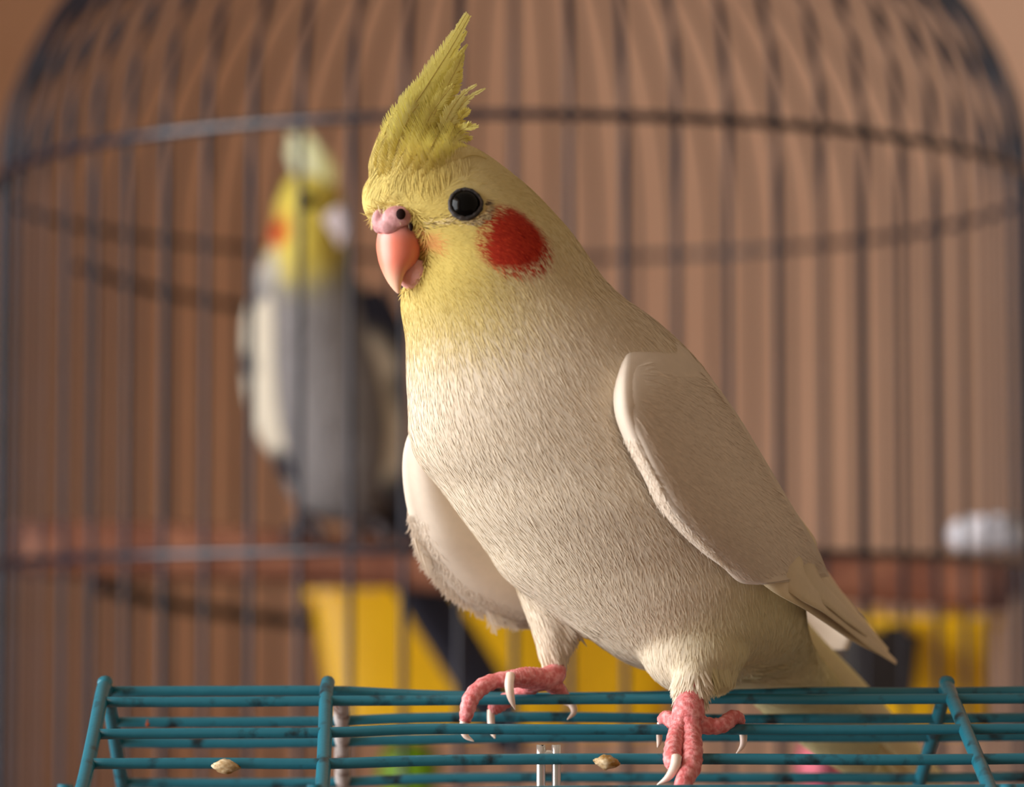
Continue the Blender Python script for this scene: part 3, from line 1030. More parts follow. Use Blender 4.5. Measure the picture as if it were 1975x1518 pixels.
LIME, LIGHTY = lin(238, 231, 138), lin(240, 235, 158)
DEEP = lin(236, 226, 124)
crest = [  # pixel path root -> tip, half width mm, colour
    ([(728, 335), (735, 290), (752, 235), (790, 180), (832, 136)], [1.4, 1.8, 1.9, 1.4, .4], LIGHTY),
    ([(745, 345), (752, 290), (770, 225), (818, 155), (862, 88), (901, 24)], [2.0, 2.2, 2.4, 2.2, 1.4, .5], LIGHTY),
    ([(760, 350), (768, 290), (786, 225), (828, 158), (868, 95), (906, 29)], [2.2, 2.6, 2.8, 2.4, 1.4, .5], LIME),
    ([(772, 350), (785, 290), (802, 225), (838, 158), (874, 100), (900, 60)], [2.4, 2.8, 2.8, 2.2, 1.2, .3], LIME),
    ([(785, 350), (800, 290), (818, 230), (850, 165), (882, 112), (901, 86)], [2.4, 2.8, 2.8, 2.0, .9, .25], LIME),
    ([(795, 350), (810, 295), (830, 238), (858, 175), (882, 128), (894, 102)], [2.6, 3.0, 2.8, 2.2, 1.3, .35], LIME),
    ([(805, 350), (820, 300), (840, 248), (864, 192), (880, 155), (891, 122)], [2.6, 3.0, 2.8, 2.2, 1.4, .4], DEEP),
    ([(815, 350), (830, 305), (848, 260), (870, 212), (892, 182), (919, 163)], [2.6, 3.0, 2.6, 1.8, .8, .25], LIGHTY),
    ([(822, 350), (838, 308), (856, 265), (878, 220), (903, 190), (936, 170)], [2.6, 3.0, 2.6, 1.8, .8, .25], LIGHTY),
    ([(830, 350), (846, 312), (862, 275), (878, 242), (892, 222), (905, 211)], [2.6, 3.0, 2.6, 2.2, 1.3, .4], DEEP),
    ([(838, 350), (852, 316), (866, 284), (882, 258), (900, 246), (922, 243)], [2.6, 3.0, 2.6, 2.2, 1.3, .3], LIME),
    ([(845, 350), (857, 320), (870, 292), (882, 274), (896, 267), (910, 266)], [2.6, 3.0, 2.6, 2.0, 1.2, .4], LIME),
    ([(850, 350), (862, 322), (873, 302), (882, 290), (890, 285), (900, 284)], [2.6, 3.0, 2.6, 2.0, 1.2, .4], DEEP),
    ([(855, 340), (875, 318), (895, 304), (910, 300), (924, 301), (939, 306)], [2.6, 2.8, 2.4, 1.8, 1.0, .2], BUFF),
    ([(752, 355), (762, 300), (785, 235), (815, 190), (842, 160), (866, 136)], [2.4, 3.0, 3.0, 2.6, 1.6, .4], LIGHTY),
    ([(778, 360), (794, 310), (812, 262), (832, 220), (852, 190), (874, 164)], [2.6, 3.0, 3.0, 2.6, 1.6, .4], LIME),
    ([(800, 360), (816, 320), (832, 285), (848, 252), (864, 226), (884, 204)], [2.6, 3.0, 2.8, 2.4, 1.6, .4], DEEP),
    ([(820, 362), (836, 330), (850, 302), (864, 278), (878, 258), (896, 240)], [2.6, 3.0, 2.8, 2.4, 1.6, .4], DEEP),
    ([(738, 352), (745, 305), (762, 255), (784, 215), (810, 182), (830, 160)], [2.0, 2.4, 2.4, 2.0, 1.2, .4], LIGHTY)]
face_c = np.array([0.55, -0.85, 0.15])
for i, (path, wd, colr) in enumerate(crest):
    n_ = len(path)
    lay = 0.0002 * (i % 3) + (0.0004 if i >= 14 else 0.0)
    pts = []
    for k, (x, y) in enumerate(path):
        l, nn0 = hit(x, y)
        tgt = -.0335 - lay + .0008 * math.sin(i * 2.4)
        if l is not None: tgt = min(tgt, l.y - .0003 - lay)
        if k == 0: tgt = (l.y if l is not None else -.036) + .0018
        if k == 1 and l is not None: tgt = l.y + .0004
        pts.append(tuple(P(x, y, tgt)))
    root_c = bird_colour(np.array([pts[0]]), 0)[0]
    cols = []
    for k in range(88):
        t_ = min(1, k / 88 / .45)
        cols.append(tuple((root_c * (1 - t_) + np.array(colr[:3]) * t_)))
    V, Fs, C = barbed(pts, np.array(wd) * 1e-3 * 0.9, face_c, nb=88, cl=.95, seed=i, cols=cols, angle=0.22, split=0.05 if i not in (7, 8, 10) else 0.14)
    obj('crest_feather', mesh_from('crest_feather', V, Fs, True, C), M['plume'], bird)


# long forehead feathers that run up into the crest and cover its roots
def fore_w(c):
    q = pix(c)
    return ((q[:, 1] > 285) & (q[:, 1] < 420) & (q[:, 0] < 905) & (c[:, 1] < -.030)).astype(float) * np.exp(-((q[:, 1] - 350) / 34.0) ** 2) + 1e-9


def fore_flow(p):
    u_ = np.array(P(850, 190, -.034)) - p
    return u_ / np.linalg.norm(u_, axis=1)[:, None]
plumage(bv, bf, 7000, fore_w, lambda p: .0066 + 0 * p[:, 0], lambda p: .00024 + 0 * p[:, 0], 0.05, bvh, bird_colour, fore_flow, 'forehead_plumage', bird, M['plume'], segs=4, spread=0.10, twist=.12, keepf=keep)


# ---- vaned feathers (smooth), used for wing tips and tails
def vane(path, widths, facing, colr, nu=22, nv=7, cup=0.14, thick=0.00018, edge=None):
    S = catmull(np.hstack([np.asarray(path), np.asarray(widths)[:, None]]), nu)
    pts, wd = S[:, :3], S[:, 3]
    tan = np.gradient(pts, axis=0); tan /= np.linalg.norm(tan, axis=1)[:, None]
    f0 = np.asarray(facing, float)
    V, Fs, C = [], [], []
    for side_ in (0, 1):
        for i in range(nu):
            f = f0 - tan[i] * np.dot(f0, tan[i]); f /= np.linalg.norm(f)
            s = np.cross(f, tan[i])
            for j in range(nv):
                w = -1 + 2 * j / (nv - 1)
                q = pts[i] + s * wd[i] * w - f * (cup * wd[i] * w * w) + f * (thick * (0.5 - side_)) + f * (0.00025 * max(0, 1 - abs(w) * 6)) * (1 - side_)
                V.append(q)
                cc = np.array(colr[:3])
                if edge is not None: cc = cc + (np.array(edge[:3]) - cc) * abs(w) ** 3
                C.append((*cc, 1))
    for side_ in (0, 1):
        o = side_ * nu * nv
        for i in range(nu - 1):
            for j in range(nv - 1):
                a = o + i * nv + j
                q = (a, a + 1, a + nv + 1, a + nv)
                Fs.append(q if side_ == 0 else q[::-1])
    o = nu * nv
    for i in range(nu - 1):
        for j, flip in ((0, 0), (nv - 1, 1)):
            a = i * nv + j
            q = (a, a + nv, a + nv + o, a + o)
            Fs.append(q if not flip else q[::-1])
    return V, Fs, np.array(C)


# ---- near (left) wing
WHITEW = lin(229, 215, 196)
wing_st = [  # lead x,y  trail x,y
    (1212, 652, 1262, 634), (1196, 690, 1312, 664), (1184, 745, 1352, 706), (1186, 800, 1392, 756), (1208, 858, 1428, 808), (1240, 920, 1462, 864),
    (1268, 975, 1494, 918), (1310, 1025, 1526, 972), (1352, 1064, 1556, 1020), (1390, 1092, 1580, 1064), (1425, 1118, 1592, 1092), (1470, 1128, 1600, 1112)]


def wing_shell(st, depth_fn, off, nu, nv, bulge, thick, sink_a=0.0, smooth_n=60, skew=False):
    S = catmull(st, nu)
    px = np.empty((nu, nv, 2)); Y = np.empty((nu, nv))
    for i in range(nu):
        for j in range(nv):
            w = j / (nv - 1)
            px[i, j] = S[i, :2] * (1 - w) + S[i, 2:4] * w
            Y[i, j] = depth_fn(px[i, j][0], px[i, j][1], i / (nu - 1), w)
    for _ in range(smooth_n):
        Z = np.pad(Y, 1, mode='edge')
        Y = 0.5 * Y + 0.125 * (Z[:-2, 1:-1] + Z[2:, 1:-1] + Z[1:-1, :-2] + Z[1:-1, 2:])
    V = []
    for s_ in (0, 1):
        for i in range(nu):
            for j in range(nv):
                w = j / (nv - 1); u = i / (nu - 1)
                b = (4 * w * (1 - w)) ** 0.6 * bulge * min(1, 6 * u + .25) * (1 if u < .7 else max(0.25, 1 - (u - .7) * 2.5))
                if skew: b = bulge * (1 - w) * min(1, (w / .10)) ** .6 * min(1, u / .26) ** .8 * (1 if u < .6 else max(.35, 1 - (u - .6) * 1.6))
                e = min(1.0, 5 * min(w, 1 - w, u * 1.5 + .02, (1 - u) * 1.5 + 0.02))
                sink = max(0, 1 - u / .22) ** 1.5 * sink_a + max(0, 1 - w / .12) * max(0, 1 - u / .42) * sink_a * .5
                off_ = off * min(1, u / .25) - sink
                V.append(np.array(P(px[i, j][0], px[i, j][1], Y[i, j] - off_ - b + s_ * (0.0006 + thick * e))))
    Fs = []
    for s_ in (0, 1):
        o = s_ * nu * nv
        for i in range(nu - 1):
            for j in range(nv - 1):
                a = o + i * nv + j
                q = (a, a + nv, a + nv + 1, a + 1)
                Fs.append(q if s_ == 0 else q[::-1])
    o = nu * nv
    rim = [(0, j) for j in range(nv)] + [(i, nv - 1) for i in range(1, nu)] + [(nu - 1, j) for j in range(nv - 2, -1, -1)] + [(i, 0) for i in range(nu - 2, 0, -1)]
    for k in range(len(rim)):
        a = rim[k][0] * nv + rim[k][1]; b = rim[(k + 1) % len(rim)]
        b = b[0] * nv + b[1]
        Fs.append((a, b, b + o, a + o))
    return np.array(V), Fs


def near_depth(x, y, u, w):
    l, n_ = hit(x, y)
    rim = -.030 + .040 * u
    if l is None: return rim
    return min(l.y, rim)

wing = None
V, Fs = wing_shell(wing_st, near_depth, 0.0030, 48, 22, 0.0075, 0.005, 0.0058, 30, True)
wcol = lambda p: np.tile(np.array(WHITEW[:3]), (len(p), 1))
wcols = np.hstack([wcol(V), np.ones((len(V), 1))])
wing = obj('wing', mesh_from('wing', V, Fs, True, wcols), M['plume'], bird, 'folded near wing, whitish and smooth')
wv, wf = V, [q for q in Fs]
wbvh = BVHTree.FromPolygons([tuple(v) for v in wv], wf)
wdir = np.array(P(1590, 1080, .03)) - np.array(P(1225, 680, -.03)); wdir /= np.linalg.norm(wdir)
top_n = 48 * 22
wtop = [q for q in Fs if max(q) < top_n]
panel_st = [
    (1222, 662, 1258, 640), (1210, 700, 1306, 664), (1206, 752, 1346, 706), (1214, 806, 1386, 756), (1240, 862, 1422, 808), (1266, 916, 1456, 864),
    (1298, 968, 1488, 918), (1338, 1020, 1520, 972), (1376, 1066, 1550, 1020), (1402, 1102, 1575, 1064), (1428, 1124, 1588, 1092), (1462, 1128, 1596, 1106)]


def panel_depth(x, y, u, w):
    l, n_, i_, d_ = wbvh.ray_cast(EYE, ray(x, y))
    return l.y if l is not None else near_depth(x, y, u, w) - .003
PV, PF = wing_shell(panel_st, panel_depth, 0.0007, 44, 20, 0.0004, 0.0006, 0.0012, 12)
panel = obj('covert_panel', mesh_from('covert_panel', PV, PF, True, np.hstack([wcol(PV), np.ones((len(PV), 1))])), M['plume'], wing)
pbvh = BVHTree.FromPolygons([tuple(v) for v in PV], PF)
def over_panel(p):
    e = pix(p + wdir * .0092)
    r = np.array([pbvh.ray_cast(EYE, ray(*q))[0] is not None for q in e])
    return r & (pix(p)[:, 1] > 705)
ptop = [q for q in PF if max(q) < 44 * 20]
plumage(PV, ptop, 9000, None, lambda p: .0075 + 0 * p[:, 0], lambda p: .0013 + 0 * p[:, 0], 0.012, pbvh, wcol, lambda p: np.tile(wdir, (len(p), 1)),
        'wing_coverts', wing, M['plume'], spread=0.05, tip=1.02, twist=0.06, keepf=over_panel)
# fluffy bright marginal coverts along the leading edge
lead = catmull([(1184, 740), (1190, 815), (1212, 866), (1240, 915), (1258, 965), (1300, 1015), (1345, 1056), (1386, 1086)], 60)
lp, ln_ = [], []
for k in range(1500):
    q = lead[rng.integers(12, 60)]
    l, n_, i_, d_ = wbvh.ray_cast(EYE, ray(q[0] + rng.uniform(1, 26), q[1] + rng.uniform(-4, 2)))
    if l is not None: lp.append(l); ln_.append(n_)
lp, ln_ = np.array(lp), np.array(ln_)
ln_[(ln_[:, 1] > 0)] *= -1
V, Q, C = blades(lp, ln_, np.tile(wdir + np.array([-.15, 0, -.25]), (len(lp), 1)) + rng.normal(0, .18, lp.shape), .0030, .00028, .05, np.tile(np.array(WHITEW), (len(lp), 1)))
obj('marginal_coverts', fast_mesh('marginal_coverts', V, Q, C), M['plume'], wing, kind='stuff')

# primaries reaching past the body
PRIM = lin(229, 213, 184)
prim = [([(1470, 1040, -.008), (1545, 1116, -.009), (1600, 1163, .009), (1665, 1222, .040), (1728, 1276, .062)], [4.6, 4.6, 4.0, 2.8, .8]),
        ([(1490, 1035, -.005), (1570, 1113, -.003), (1620, 1165, .016), (1670, 1212, .042), (1712, 1252, .058)], [4.6, 4.4, 3.8, 2.4, .8]),
        ([(1510, 1030, .000), (1575, 1100, .004), (1620, 1150, .022), (1660, 1192, .043), (1692, 1228, .056)], [4.4, 4.0, 3.4, 2.4, .8]),
        ([(1440, 1060, -.012), (1508, 1116, -.015), (1570, 1160, .002), (1640, 1215, .030), (1702, 1260, .053)], [4.0, 4.0, 3.8, 2.8, .8]),
        ([(1525, 1015, .004), (1575, 1080, .008), (1612, 1130, .024), (1640, 1165, .040), (1662, 1192, .050)], [4.2, 3.8, 3.2, 2.2, .8])]
for i, (path, wd) in enumerate(prim):
    pts = [tuple(P(x, y, Y + i * .0009)) for x, y, Y in path]
    V, Fs, C = vane(pts, np.array(wd) * 1e-3, (0.25, -1, 0.45), PRIM, cup=0.2, edge=lin(233, 217, 180))
    obj('primary_feather', mesh_from('primary_feather', V, Fs, True, C), M['plume'], wing)

# ---- far (right) wing
far_st = [
    (806, 806, 905, 790), (783, 850, 940, 830), (776, 905, 970, 870), (784, 975, 1010, 930), (806, 1050, 1060, 990), (838, 1108, 1110, 1030),
    (885, 1158, 1170, 1065), (945, 1190, 1240, 1095), (1012, 1214, 1310, 1120), (1150, 1210, 1400, 1130), (1300, 1215, 1480, 1140), (1450, 1232, 1560, 1165), (1560, 1250, 1615, 1180), (1636, 1254, 1652, 1206)]


def far_depth(x, y, u, w):
    return float(np.interp(u, [0, .6, .78, 1], [-.012, .031, .098, .082])) + .010 * math.sin(w * 1.6) * (1 - u) + .016 * max(0, 1 - w / .30) ** 2 * (1 - u)
V, Fs = wing_shell(far_st, far_depth, 0.0, 60, 18, -0.002, 0.002, 0.0, 6)
fcol = lambda p: np.tile(np.array(WHITEW[:3]), (len(p), 1))
fwing = obj('wing', mesh_from('wing', V, Fs, True, np.hstack([fcol(V), np.ones((len(V), 1))])), M['plume'], bird, 'far wing held away from the belly, brightly lit edge')
fedge = catmull([(783, 980), (800, 1040), (812, 1068), (826, 1095), (850, 1125), (885, 1157), (945, 1190), (985, 1204), (1015, 1214)], 80)
fb = BVHTree.FromPolygons([tuple(v) for v in V], Fs)
lp, ln_, lt = [], [], []
cent = np.array([960, 1080])
for k in range(2600):
    q = fedge[rng.integers(0, 80)]
    inw = (cent - q) / np.linalg.norm(cent - q)
    s_ = q + inw * rng.uniform(2, 34) + rng.normal(0, 3, 2)
    l, n_, i_, d_ = fb.ray_cast(EYE, ray(*s_))
    if l is None: continue
    lp.append(l); n_ = np.array(n_); ln_.append(n_ if n_[1] < 0 else -n_)
    lt.append((0.35 - inw[0] * .55, .1, -(.9 - inw[1] * .35)))
V2, Q, C = blades(np.array(lp), np.array(ln_), np.array(lt) + rng.normal(0, .2, (len(lp), 3)), .0030, .00028, .05, np.tile(np.array(WHITEW), (len(lp), 1)))
obj('wing_fluff', fast_mesh('wing_fluff', V2, Q, C), M['plume'], fwing, kind='stuff')
for (x0, y0), (x1, y1), w_ in (((800, 1040), (812, 1084), 1.6), (((812, 1060)), (826, 1110), 1.8), ((940, 1175), (958, 1226), 1.6), ((955, 1180), (972, 1212), 1.6), ((975, 1190), (998, 1218), 1.6), ((800, 1030), (806, 1066), 1.2)):
    q0 = fb.ray_cast(EYE, ray(x0, y0))[0]
    if q0 is None: q0 = fb.find_nearest(P(x0, y0, .003))[0]
    pts = [tuple(P(x0 + (x1 - x0) * t, y0 + (y1 - y0) * t, q0.y + .0006)) for t in (0, .5, 1)]
    V, Fs, C = barbed(pts, [w_ * .5e-3, w_ * 1e-3, .1e-3], (0, -1, .2), nb=40, cl=.55, seed=int(x0), cols=[WHITEW], split=.2, angle=.2)
    obj('fluff_feather', mesh_from('fluff_feather', V, Fs, True, C), M['plume'], fwing)

# ---- tail
TAILC, TAILY = lin(232, 218, 176), lin(236, 227, 172)
tail = [([(1494, 1150, .058), (1564, 1245, .072), (1662, 1352, .090), (1830, 1530, .124)], [3.0, 3.8, 4.4, 2.6], TAILC),
        ([(1490, 1165, .060), (1556, 1262, .074), (1645, 1365, .092), (1800, 1540, .126)], [3.0, 3.8, 4.4, 2.6], TAILC),
        ([(1500, 1190, .061), (1562, 1280, .075), (1635, 1378, .093), (1770, 1545, .127)], [2.4, 3.2, 4.2, 2.4], TAILY),
        ([(1480, 1210, .058), (1545, 1300, .072), (1615, 1392, .090), (1740, 1530, .122)], [2.4, 3.2, 4.2, 2.4], TAILY),
        ([(1470, 1230, .055), (1525, 1315, .070), (1590, 1400, .088), (1710, 1515, .118)], [2.4, 3.2, 4.0, 2.4], TAILY)]
for i, (path, wd, colr) in enumerate(tail):
    pts = [tuple(P(x, y, Y)) for x, y, Y in path]
    V, Fs, C = vane(pts, np.array(wd) * 1e-3, (0.5, -1, -0.15), colr, cup=0.16, edge=lin(240, 230, 180))
    obj('tail_feather', mesh_from('tail_feather', V, Fs, True, C), M['plume'], bird)
# leg tufts
def tuft(rows, name, n_bl, Lm, colr):
    lp, ln_, lt = [], [], []
    for k in range(n_bl):
        r = rows[rng.integers(0, len(rows))]
        l, n_ = hit(r[0] + rng.uniform(-1, 1) * r[2], r[1] + rng.uniform(-1, 1) * r[3])
        if l is None: continue
        lp.append(l); ln_.append(n_); lt.append((r[4] + rng.normal(0, .14), rng.normal(0, .1), -1))
    lp = np.array(lp)
    V, Q, C = blades(lp, np.array(ln_), np.array(lt), Lm, .0006, .06, np.tile(np.array(colr), (len(lp), 1)))
    obj(name, fast_mesh(name, V, Q, C), M['plume'], bird, kind='stuff')

tuft([(1330, 1310, 34, 25, .05), (1335, 1335, 24, 12, 0)], 'leg_tuft', 500, .0055, CREAM)
tuft([(1068, 1255, 30, 25, .1), (1100, 1215, 20, 18, .45)], 'leg_tuft', 600, .0056, CREAM)
tuft([(1440, 1305, 60, 20, .5), (1390, 1295, 18, 14, .3)], 'vent_tuft', 700, .0060, lin(232, 222, 180))


# ---- feet
def toe(rows, parent, n=30):
    pts = np.array([np.array(P(x, y, Y)) for x, y, Y, r in rows]); rad = np.array([r for *_, r in rows]) * 1e-3
    full = catmull(np.hstack([pts, rad[:, None]]), n)
    rr = full[:, 3] * (1 + 0.06 * np.sin(np.arange(n) * 2.2))
    V, Fs = tube(full[:, :3], rr, seg=12)
    return obj('toe', mesh_from('toe', V, Fs), M['skin'], parent)


def claw(rows, parent):
    pts = np.array([np.array(P(x, y, Y)) for x, y, Y, r in rows]); rad = np.array([r for *_, r in rows]) * 1e-3
    V, Fs = tube(pts, rad, seg=10, n=16)
    return obj('claw', mesh_from('claw', V, Fs), M['claw'], parent)


def foot(tarsus, toes):
    pts = np.array([np.array(P(x, y, Y)) for x, y, Y, r in tarsus]); rad = np.array([r for *_, r in tarsus]) * 1e-3
    V, Fs = tube(pts, rad, seg=14, n=26)
    ft = obj('foot', mesh_from('foot', V, Fs), M['skin'], bird, 'scaly pink foot')
    for t, c in toes:
        if t: toe(t, ft)
        if c: claw(c, ft)

foot([(1068, 1262, .0175, 2.4), (1072, 1288, .0165, 2.5), (1066, 1304, .0135, 2.9), (1040, 1312, .0110, 2.8), (1015, 1314, .0095, 2.4)],
     [([(1050, 1310, .010, 2.6), (1000, 1309, .0068, 2.3), (962, 1312, .0050, 1.9), (934, 1322, .0035, 2.1), (911, 1343, .0018, 2.1), (902, 1368, .0012, 1.9), (897, 1392, .0010, 1.4)],
       [(897, 1386, .0010, 1.15), (894, 1405, .0008, 1.05), (899, 1420, .0004, .75), (914, 1430, .0000, .15)]),
      ([(1050, 1308, .0085, 2.4), (1015, 1304, .0055, 2.2), (988, 1306, .0035, 1.7)],
       [(985, 1301, .0030, 1.2), (982, 1322, .0012, 1.15), (986, 1347, .0010, .9), (994, 1369, .0022, .15)]),
      ([(1058, 1316, .0120, 2.2), (1075, 1328, .0150, 1.9), (1090, 1346, .0165, 1.4)],
       [(1088, 1352, .0165, .95), (1102, 1358, .0160, .95), (1107, 1374, .0150, .75), (1094, 1388, .0140, .12)]),
      ([(1030, 1322, .0140, 2.0), (985, 1346, .0160, 1.9), (955, 1362, .0160, 2.1), (946, 1364, .0160, 1.7)],
       [(947, 1370, .0160, 1.0), (947, 1392, .0150, .95), (950, 1412, .0140, .75), (955, 1424, .0135, .2)])])
foot([(1338, 1318, -.0085, 2.6), (1334, 1345, -.0095, 3.2), (1328, 1370, -.0118, 3.9), (1326, 1392, -.0132, 3.9)],
     [([(1330, 1385, -.0135, 2.7), (1333, 1422, -.0160, 2.55), (1335, 1452, -.0235, 2.5), (1333, 1480, -.0292, 2.35), (1320, 1505, -.0330, 2.2), (1316, 1535, -.0370, 1.9), (1316, 1550, -.0385, 1.3)],
       [(1316, 1545, -.0385, 1.2), (1310, 1570, -.0395, .9), (1300, 1588, -.0390, .15)]),
      ([(1318, 1388, -.0135, 2.5), (1306, 1415, -.0155, 2.2), (1299, 1445, -.0225, 2.2), (1297, 1468, -.0280, 2.1), (1300, 1482, -.0290, 1.5)],
       [(1305, 1460, -.0300, 1.25), (1301, 1480, -.0318, 1.2), (1288, 1500, -.0322, .85), (1267, 1514, -.0318, .12)]),
      ([(1335, 1392, -.0115, 2.6), (1365, 1400, -.0118, 2.1), (1392, 1399, -.0112, 1.9), (1412, 1385, -.0070, 1.9), (1424, 1386, -.0055, 1.6), (1428, 1398, -.0050, 1.2)],
       [(1430, 1402, -.0050, 1.0), (1434, 1420, -.0050, .95), (1432, 1438, -.0052, .7), (1420, 1454, -.0055, .12)]),
      ([(1318, 1390, -.0120, 2.4), (1300, 1392, -.0095, 2.0), (1286, 1384, -.0070, 1.7), (1277, 1390, -.0055, 1.4)],
       [(1274, 1394, -.0050, .85), (1272, 1415, -.0048, .8), (1271, 1432, -.0048, .6), (1268, 1442, -.0048, .15)])])
# ------------------------------------------------------------------ the grey cockatiel in the far cage
grey = thing('cockatiel', tuple(P(650, 1012, .692)), 'grey cockatiel with yellow face standing on the wooden perch', 'bird')
GT = [(590, 322, 610, 322, .672, .002), (556, 345, 642, 345, .672, .012), (536, 390, 660, 388, .671, .018), (526, 440, 664, 440, .671, .020),
      (514, 485, 668, 485, .672, .021), (498, 525, 682, 525, .674, .022), (484, 580, 712, 570, .676, .026), (478, 660, 742, 640, .680, .030),
      (480, 740, 760, 730, .684, .032), (496, 810, 768, 810, .686, .032), (520, 870, 768, 880, .688, .030), (548, 930, 760, 940, .690, .026),
      (578, 978, 745, 985, .692, .018), (630, 1005, 715, 1008, .694, .006)]
gv, gf = voxel_body([loft_px(GT, 60, 28)], 0.0018, 4)
gbvh = BVHTree.FromPolygons([tuple(v) for v in gv], gf)
GA = [((600, 400), (240, 223, 104), 34), ((600, 480), (240, 223, 104), 34), ((560, 345), (240, 223, 104), 26), ((640, 370), (240, 223, 104), 24), ((512, 505), (214, 210, 204), 16)]
GA += [(q, (156, 152, 152), 36) for q in ((498, 600), (500, 700), (510, 800), (600, 600), (640, 690), (590, 760), (585, 880), (610, 960), (710, 600), (745, 700), (720, 900), (680, 970), (660, 550))]
GP = np.array([g[0] for g in GA], float); GC = np.array([lin(*g[1])[:3] for g in GA]); GS = np.array([g[2] for g in GA], float)


def grey_colour(p):
    q = pix(p)
    d2 = ((q[:, None] - GP[None]) ** 2).sum(2)
    w = np.exp(-d2 / (2 * GS ** 2)) + 1e-4 / (d2 + 1)
    w /= w.sum(1)[:, None]
    c = w @ GC
    k = (1 - sstep(np.hypot((q[:, 0] - 534) / 26, (q[:, 1] - 430) / 30), .7, 1.15))[:, None]
    return c * (1 - k) + np.array(lin(226, 84, 40)[:3]) * k

obj('body', mesh_from('grey_body', gv, gf, True, np.hstack([grey_colour(gv), np.ones((len(gv), 1))])), M['plume'], grey)
plumage(gv, gf, 9000, None, lambda p: .0075 + 0 * p[:, 0], lambda p: .0009 + 0 * p[:, 0], 0.05, gbvh, grey_colour,
        lambda p: np.tile(np.array([.1, .1, -1.0]), (len(p), 1)), 'plumage', grey, M['plume'])


def ghit(px, py, dflt):
    l, n_, i_, d_ = gbvh.ray_cast(EYE, ray(px, py))
    return (np.array(l), np.array(n_)) if l is not None else (np.array(P(px, py, dflt)), np.array((0, -1., 0)))

for path, wd, colr in (([(600, 350), (592, 310), (575, 280), (558, 258)], [3, 4, 3, .6], (236, 236, 196)), ([(612, 350), (606, 305), (592, 275), (575, 262)], [3, 4, 3, .6], (232, 232, 180)),
                       ([(625, 352), (620, 318), (606, 292), (590, 276)], [3, 4, 3, .6], (230, 226, 160)), ([(638, 358), (634, 332), (622, 308), (606, 294)], [3, 4, 3, .6], (226, 220, 150)),
                       ([(588, 356), (578, 326), (566, 300), (556, 284)], [3, 3.6, 2.6, .6], (232, 234, 196))):
    pts = [tuple(P(x, y, .660 + .003 * k)) for k, (x, y) in enumerate(path)]
    V, Fs, C = barbed(pts, np.array(wd) * 1e-3, (-.3, -1, .1), nb=30, seed=len(pts), cols=[lin(*colr)], angle=.3)
    obj('crest_feather', mesh_from('crest_feather', V, Fs, True, C), M['plume'], grey)
el, en_ = ghit(590, 387, .655)
V, Fs = ellipsoid(el - en_ * .0012, (.0042, .0042, .0042), 18, 12)
obj('eye', mesh_from('eye', V, Fs), M['eye'], grey)
secs = []
for ox, oy, ix, iy, hw in ((655, 392, 622, 420, .005), (668, 415, 632, 440, .006), (670, 438, 644, 452, .0048), (664, 458, 650, 462, .003), (656, 474, 652, 474, .0006)):
    o_, i_ = np.array(P(ox, oy, .650)), np.array(P(ix, iy, .653))
    secs.append(((o_ + i_) / 2, (o_ - i_) / 2, np.array([.35, -.9, 0]) * hw))
V, Fs = loft(secs, 18)
obj('beak', mesh_from('beak', V, Fs), M['lilac'], grey, 'pale grey hooked beak')

gw_r = [(684, 566, 735, 556), (690, 640, 772, 612), (684, 700, 786, 690), (690, 780, 792, 780), (706, 860, 796, 870), (730, 925, 800, 950), (765, 985, 808, 1010)]
gw_l = [(492, 560, 530, 548), (474, 600, 532, 600), (468, 660, 534, 660), (470, 740, 536, 740), (488, 815, 545, 815), (516, 872, 556, 872), (545, 922, 570, 925)]


def gdepth(base):
    def f(x, y, u, w):
        if base > .688: return .656 + .012 * w + .02 * u
        l, n_, i_, d_ = gbvh.ray_cast(EYE, ray(x, y))
        return min(l.y, base) if l is not None else base
    return f
for st, base, ank in ((gw_r, .690, [((715, 690), (236, 224, 200), 22), ((722, 790), (238, 226, 200), 26), ((745, 870), (232, 220, 196), 24), ((775, 640), (40, 42, 56), 26), ((788, 760), (44, 44, 56), 20), ((710, 590), (44, 44, 58), 26), ((790, 960), (50, 48, 54), 26), ((690, 860), (46, 46, 56), 14)]),
                      (gw_l, .684, [((512, 640), (236, 226, 204), 30), ((520, 790), (236, 226, 204), 30), ((470, 700), (42, 43, 56), 11), ((545, 920), (46, 46, 56), 20)])):
    V, Fs = wing_shell(st, gdepth(base), .002, 30, 14, .002, .003)
    ap = np.array([q[0] for q in ank], float); ac = np.array([lin(*q[1])[:3] for q in ank]); as_ = np.array([q[2] for q in ank], float)
    d2 = ((pix(V)[:, None] - ap[None]) ** 2).sum(2)
    w = np.exp(-d2 / (2 * as_ ** 2)) + 1e-4 / (d2 + 1); w /= w.sum(1)[:, None]
    obj('wing', mesh_from('wing', V, Fs, True, np.hstack([w @ ac, np.ones((len(V), 1))])), M['plume'], grey)
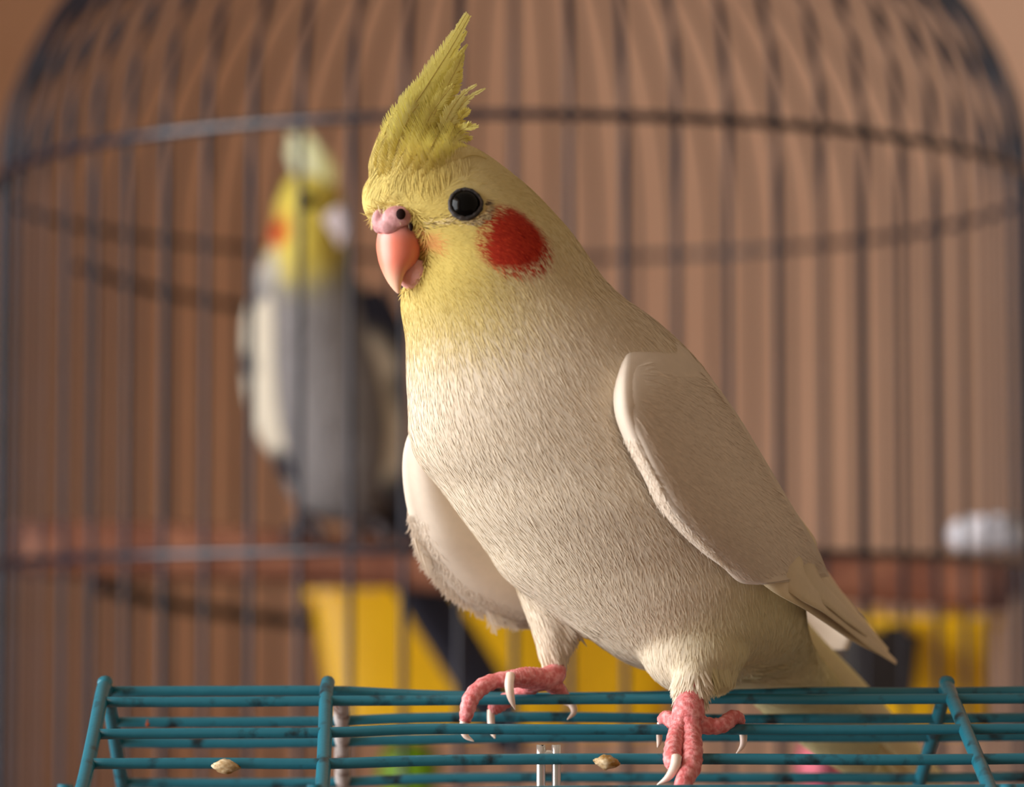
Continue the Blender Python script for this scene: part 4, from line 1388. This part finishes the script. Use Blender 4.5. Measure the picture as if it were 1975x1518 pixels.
for i, (dx, wd) in enumerate(((0, 1.0), (14, .9), (-14, .9), (26, .8))):
    pts = [tuple(P(x + dx, y, Y + .0015 * i)) for x, y, Y in ((738, 975, .716), (805, 1130, .738), (880, 1250, .752), (945, 1360, .764), (985, 1455, .776))]
    V, Fs, C = vane(pts, np.array([5, 8, 9, 8, 3]) * 1e-3 * wd, (.2, -1, -.1), lin(48, 48, 60), edge=lin(74, 74, 88))
    obj('tail_feather', mesh_from('tail_feather', V, Fs, True, C), M['plume'], grey)
M['dark_skin'] = paint('grey_foot_skin', lin(52, 44, 46), lin(74, 64, 66), rough=.6, scale=300)
for fx, fy in ((592, 1016), (722, 1020)):
    t = [(fx, fy - 30, .690, 3.2), (fx, fy - 8, .684, 3.6), (fx, fy, .680, 3.4)]
    pts = np.array([np.array(P(x, y, Y)) for x, y, Y, r in t])
    V, Fs = tube(pts, np.array([r for *_, r in t]) * 1e-3, seg=10, n=12)
    ft = obj('foot', mesh_from('foot', V, Fs), M['dark_skin'], grey)
    for dx in (-34, 26):
        pts = np.array([np.array(P(fx, fy - 2, .680)), np.array(P(fx + dx * .6, fy - 2, .6765)), np.array(P(fx + dx, fy + 18, .6735)), np.array(P(fx + dx * 1.05, fy + 42, .6740))])
        V, Fs = tube(pts, [.0032, .0028, .0024, .0008], seg=8, n=14)
        obj('toe', mesh_from('toe', V, Fs), M['dark_skin'], ft)
    pts = np.array([np.array(P(fx, fy - 2, .682)), np.array(P(fx + 10, fy - 2, .694)), np.array(P(fx + 14, fy + 12, .7030))])
    V, Fs = tube(pts, [.0032, .0026, .0010], seg=8, n=12)
    obj('toe', mesh_from('toe', V, Fs), M['dark_skin'], ft)

# hanging toys low in the far cage
def hanging_bead(name, label, px, py, Y, r, mat, ztop):
    c = P(px, py, Y)
    root = thing(name, c, label, 'toy')
    V, Fs = ellipsoid(c, r, 22, 14)
    obj('bead', mesh_from('bead', V, Fs), mat, root)
    V, Fs = tube([(c.x, c.y, c.z + r[2] * .9), (c.x, c.y, ztop)], .0007, seg=6, n=3)
    obj('cord', mesh_from('cord', V, Fs), M['lilac'], root)

hanging_bead('toy_bead', 'green plastic toy bead hanging under the yellow trough', 790, 1488, .83, (.0150, .013, .0150), M['green_pl'], P(790, 1415, .83).z)
hanging_bead('toy_bead', 'pink plastic toy bead hanging by the black dish', 1585, 1478, .64, (.0105, .0105, .0130), M['pink_pl'], P(1610, 1340, .64).z)
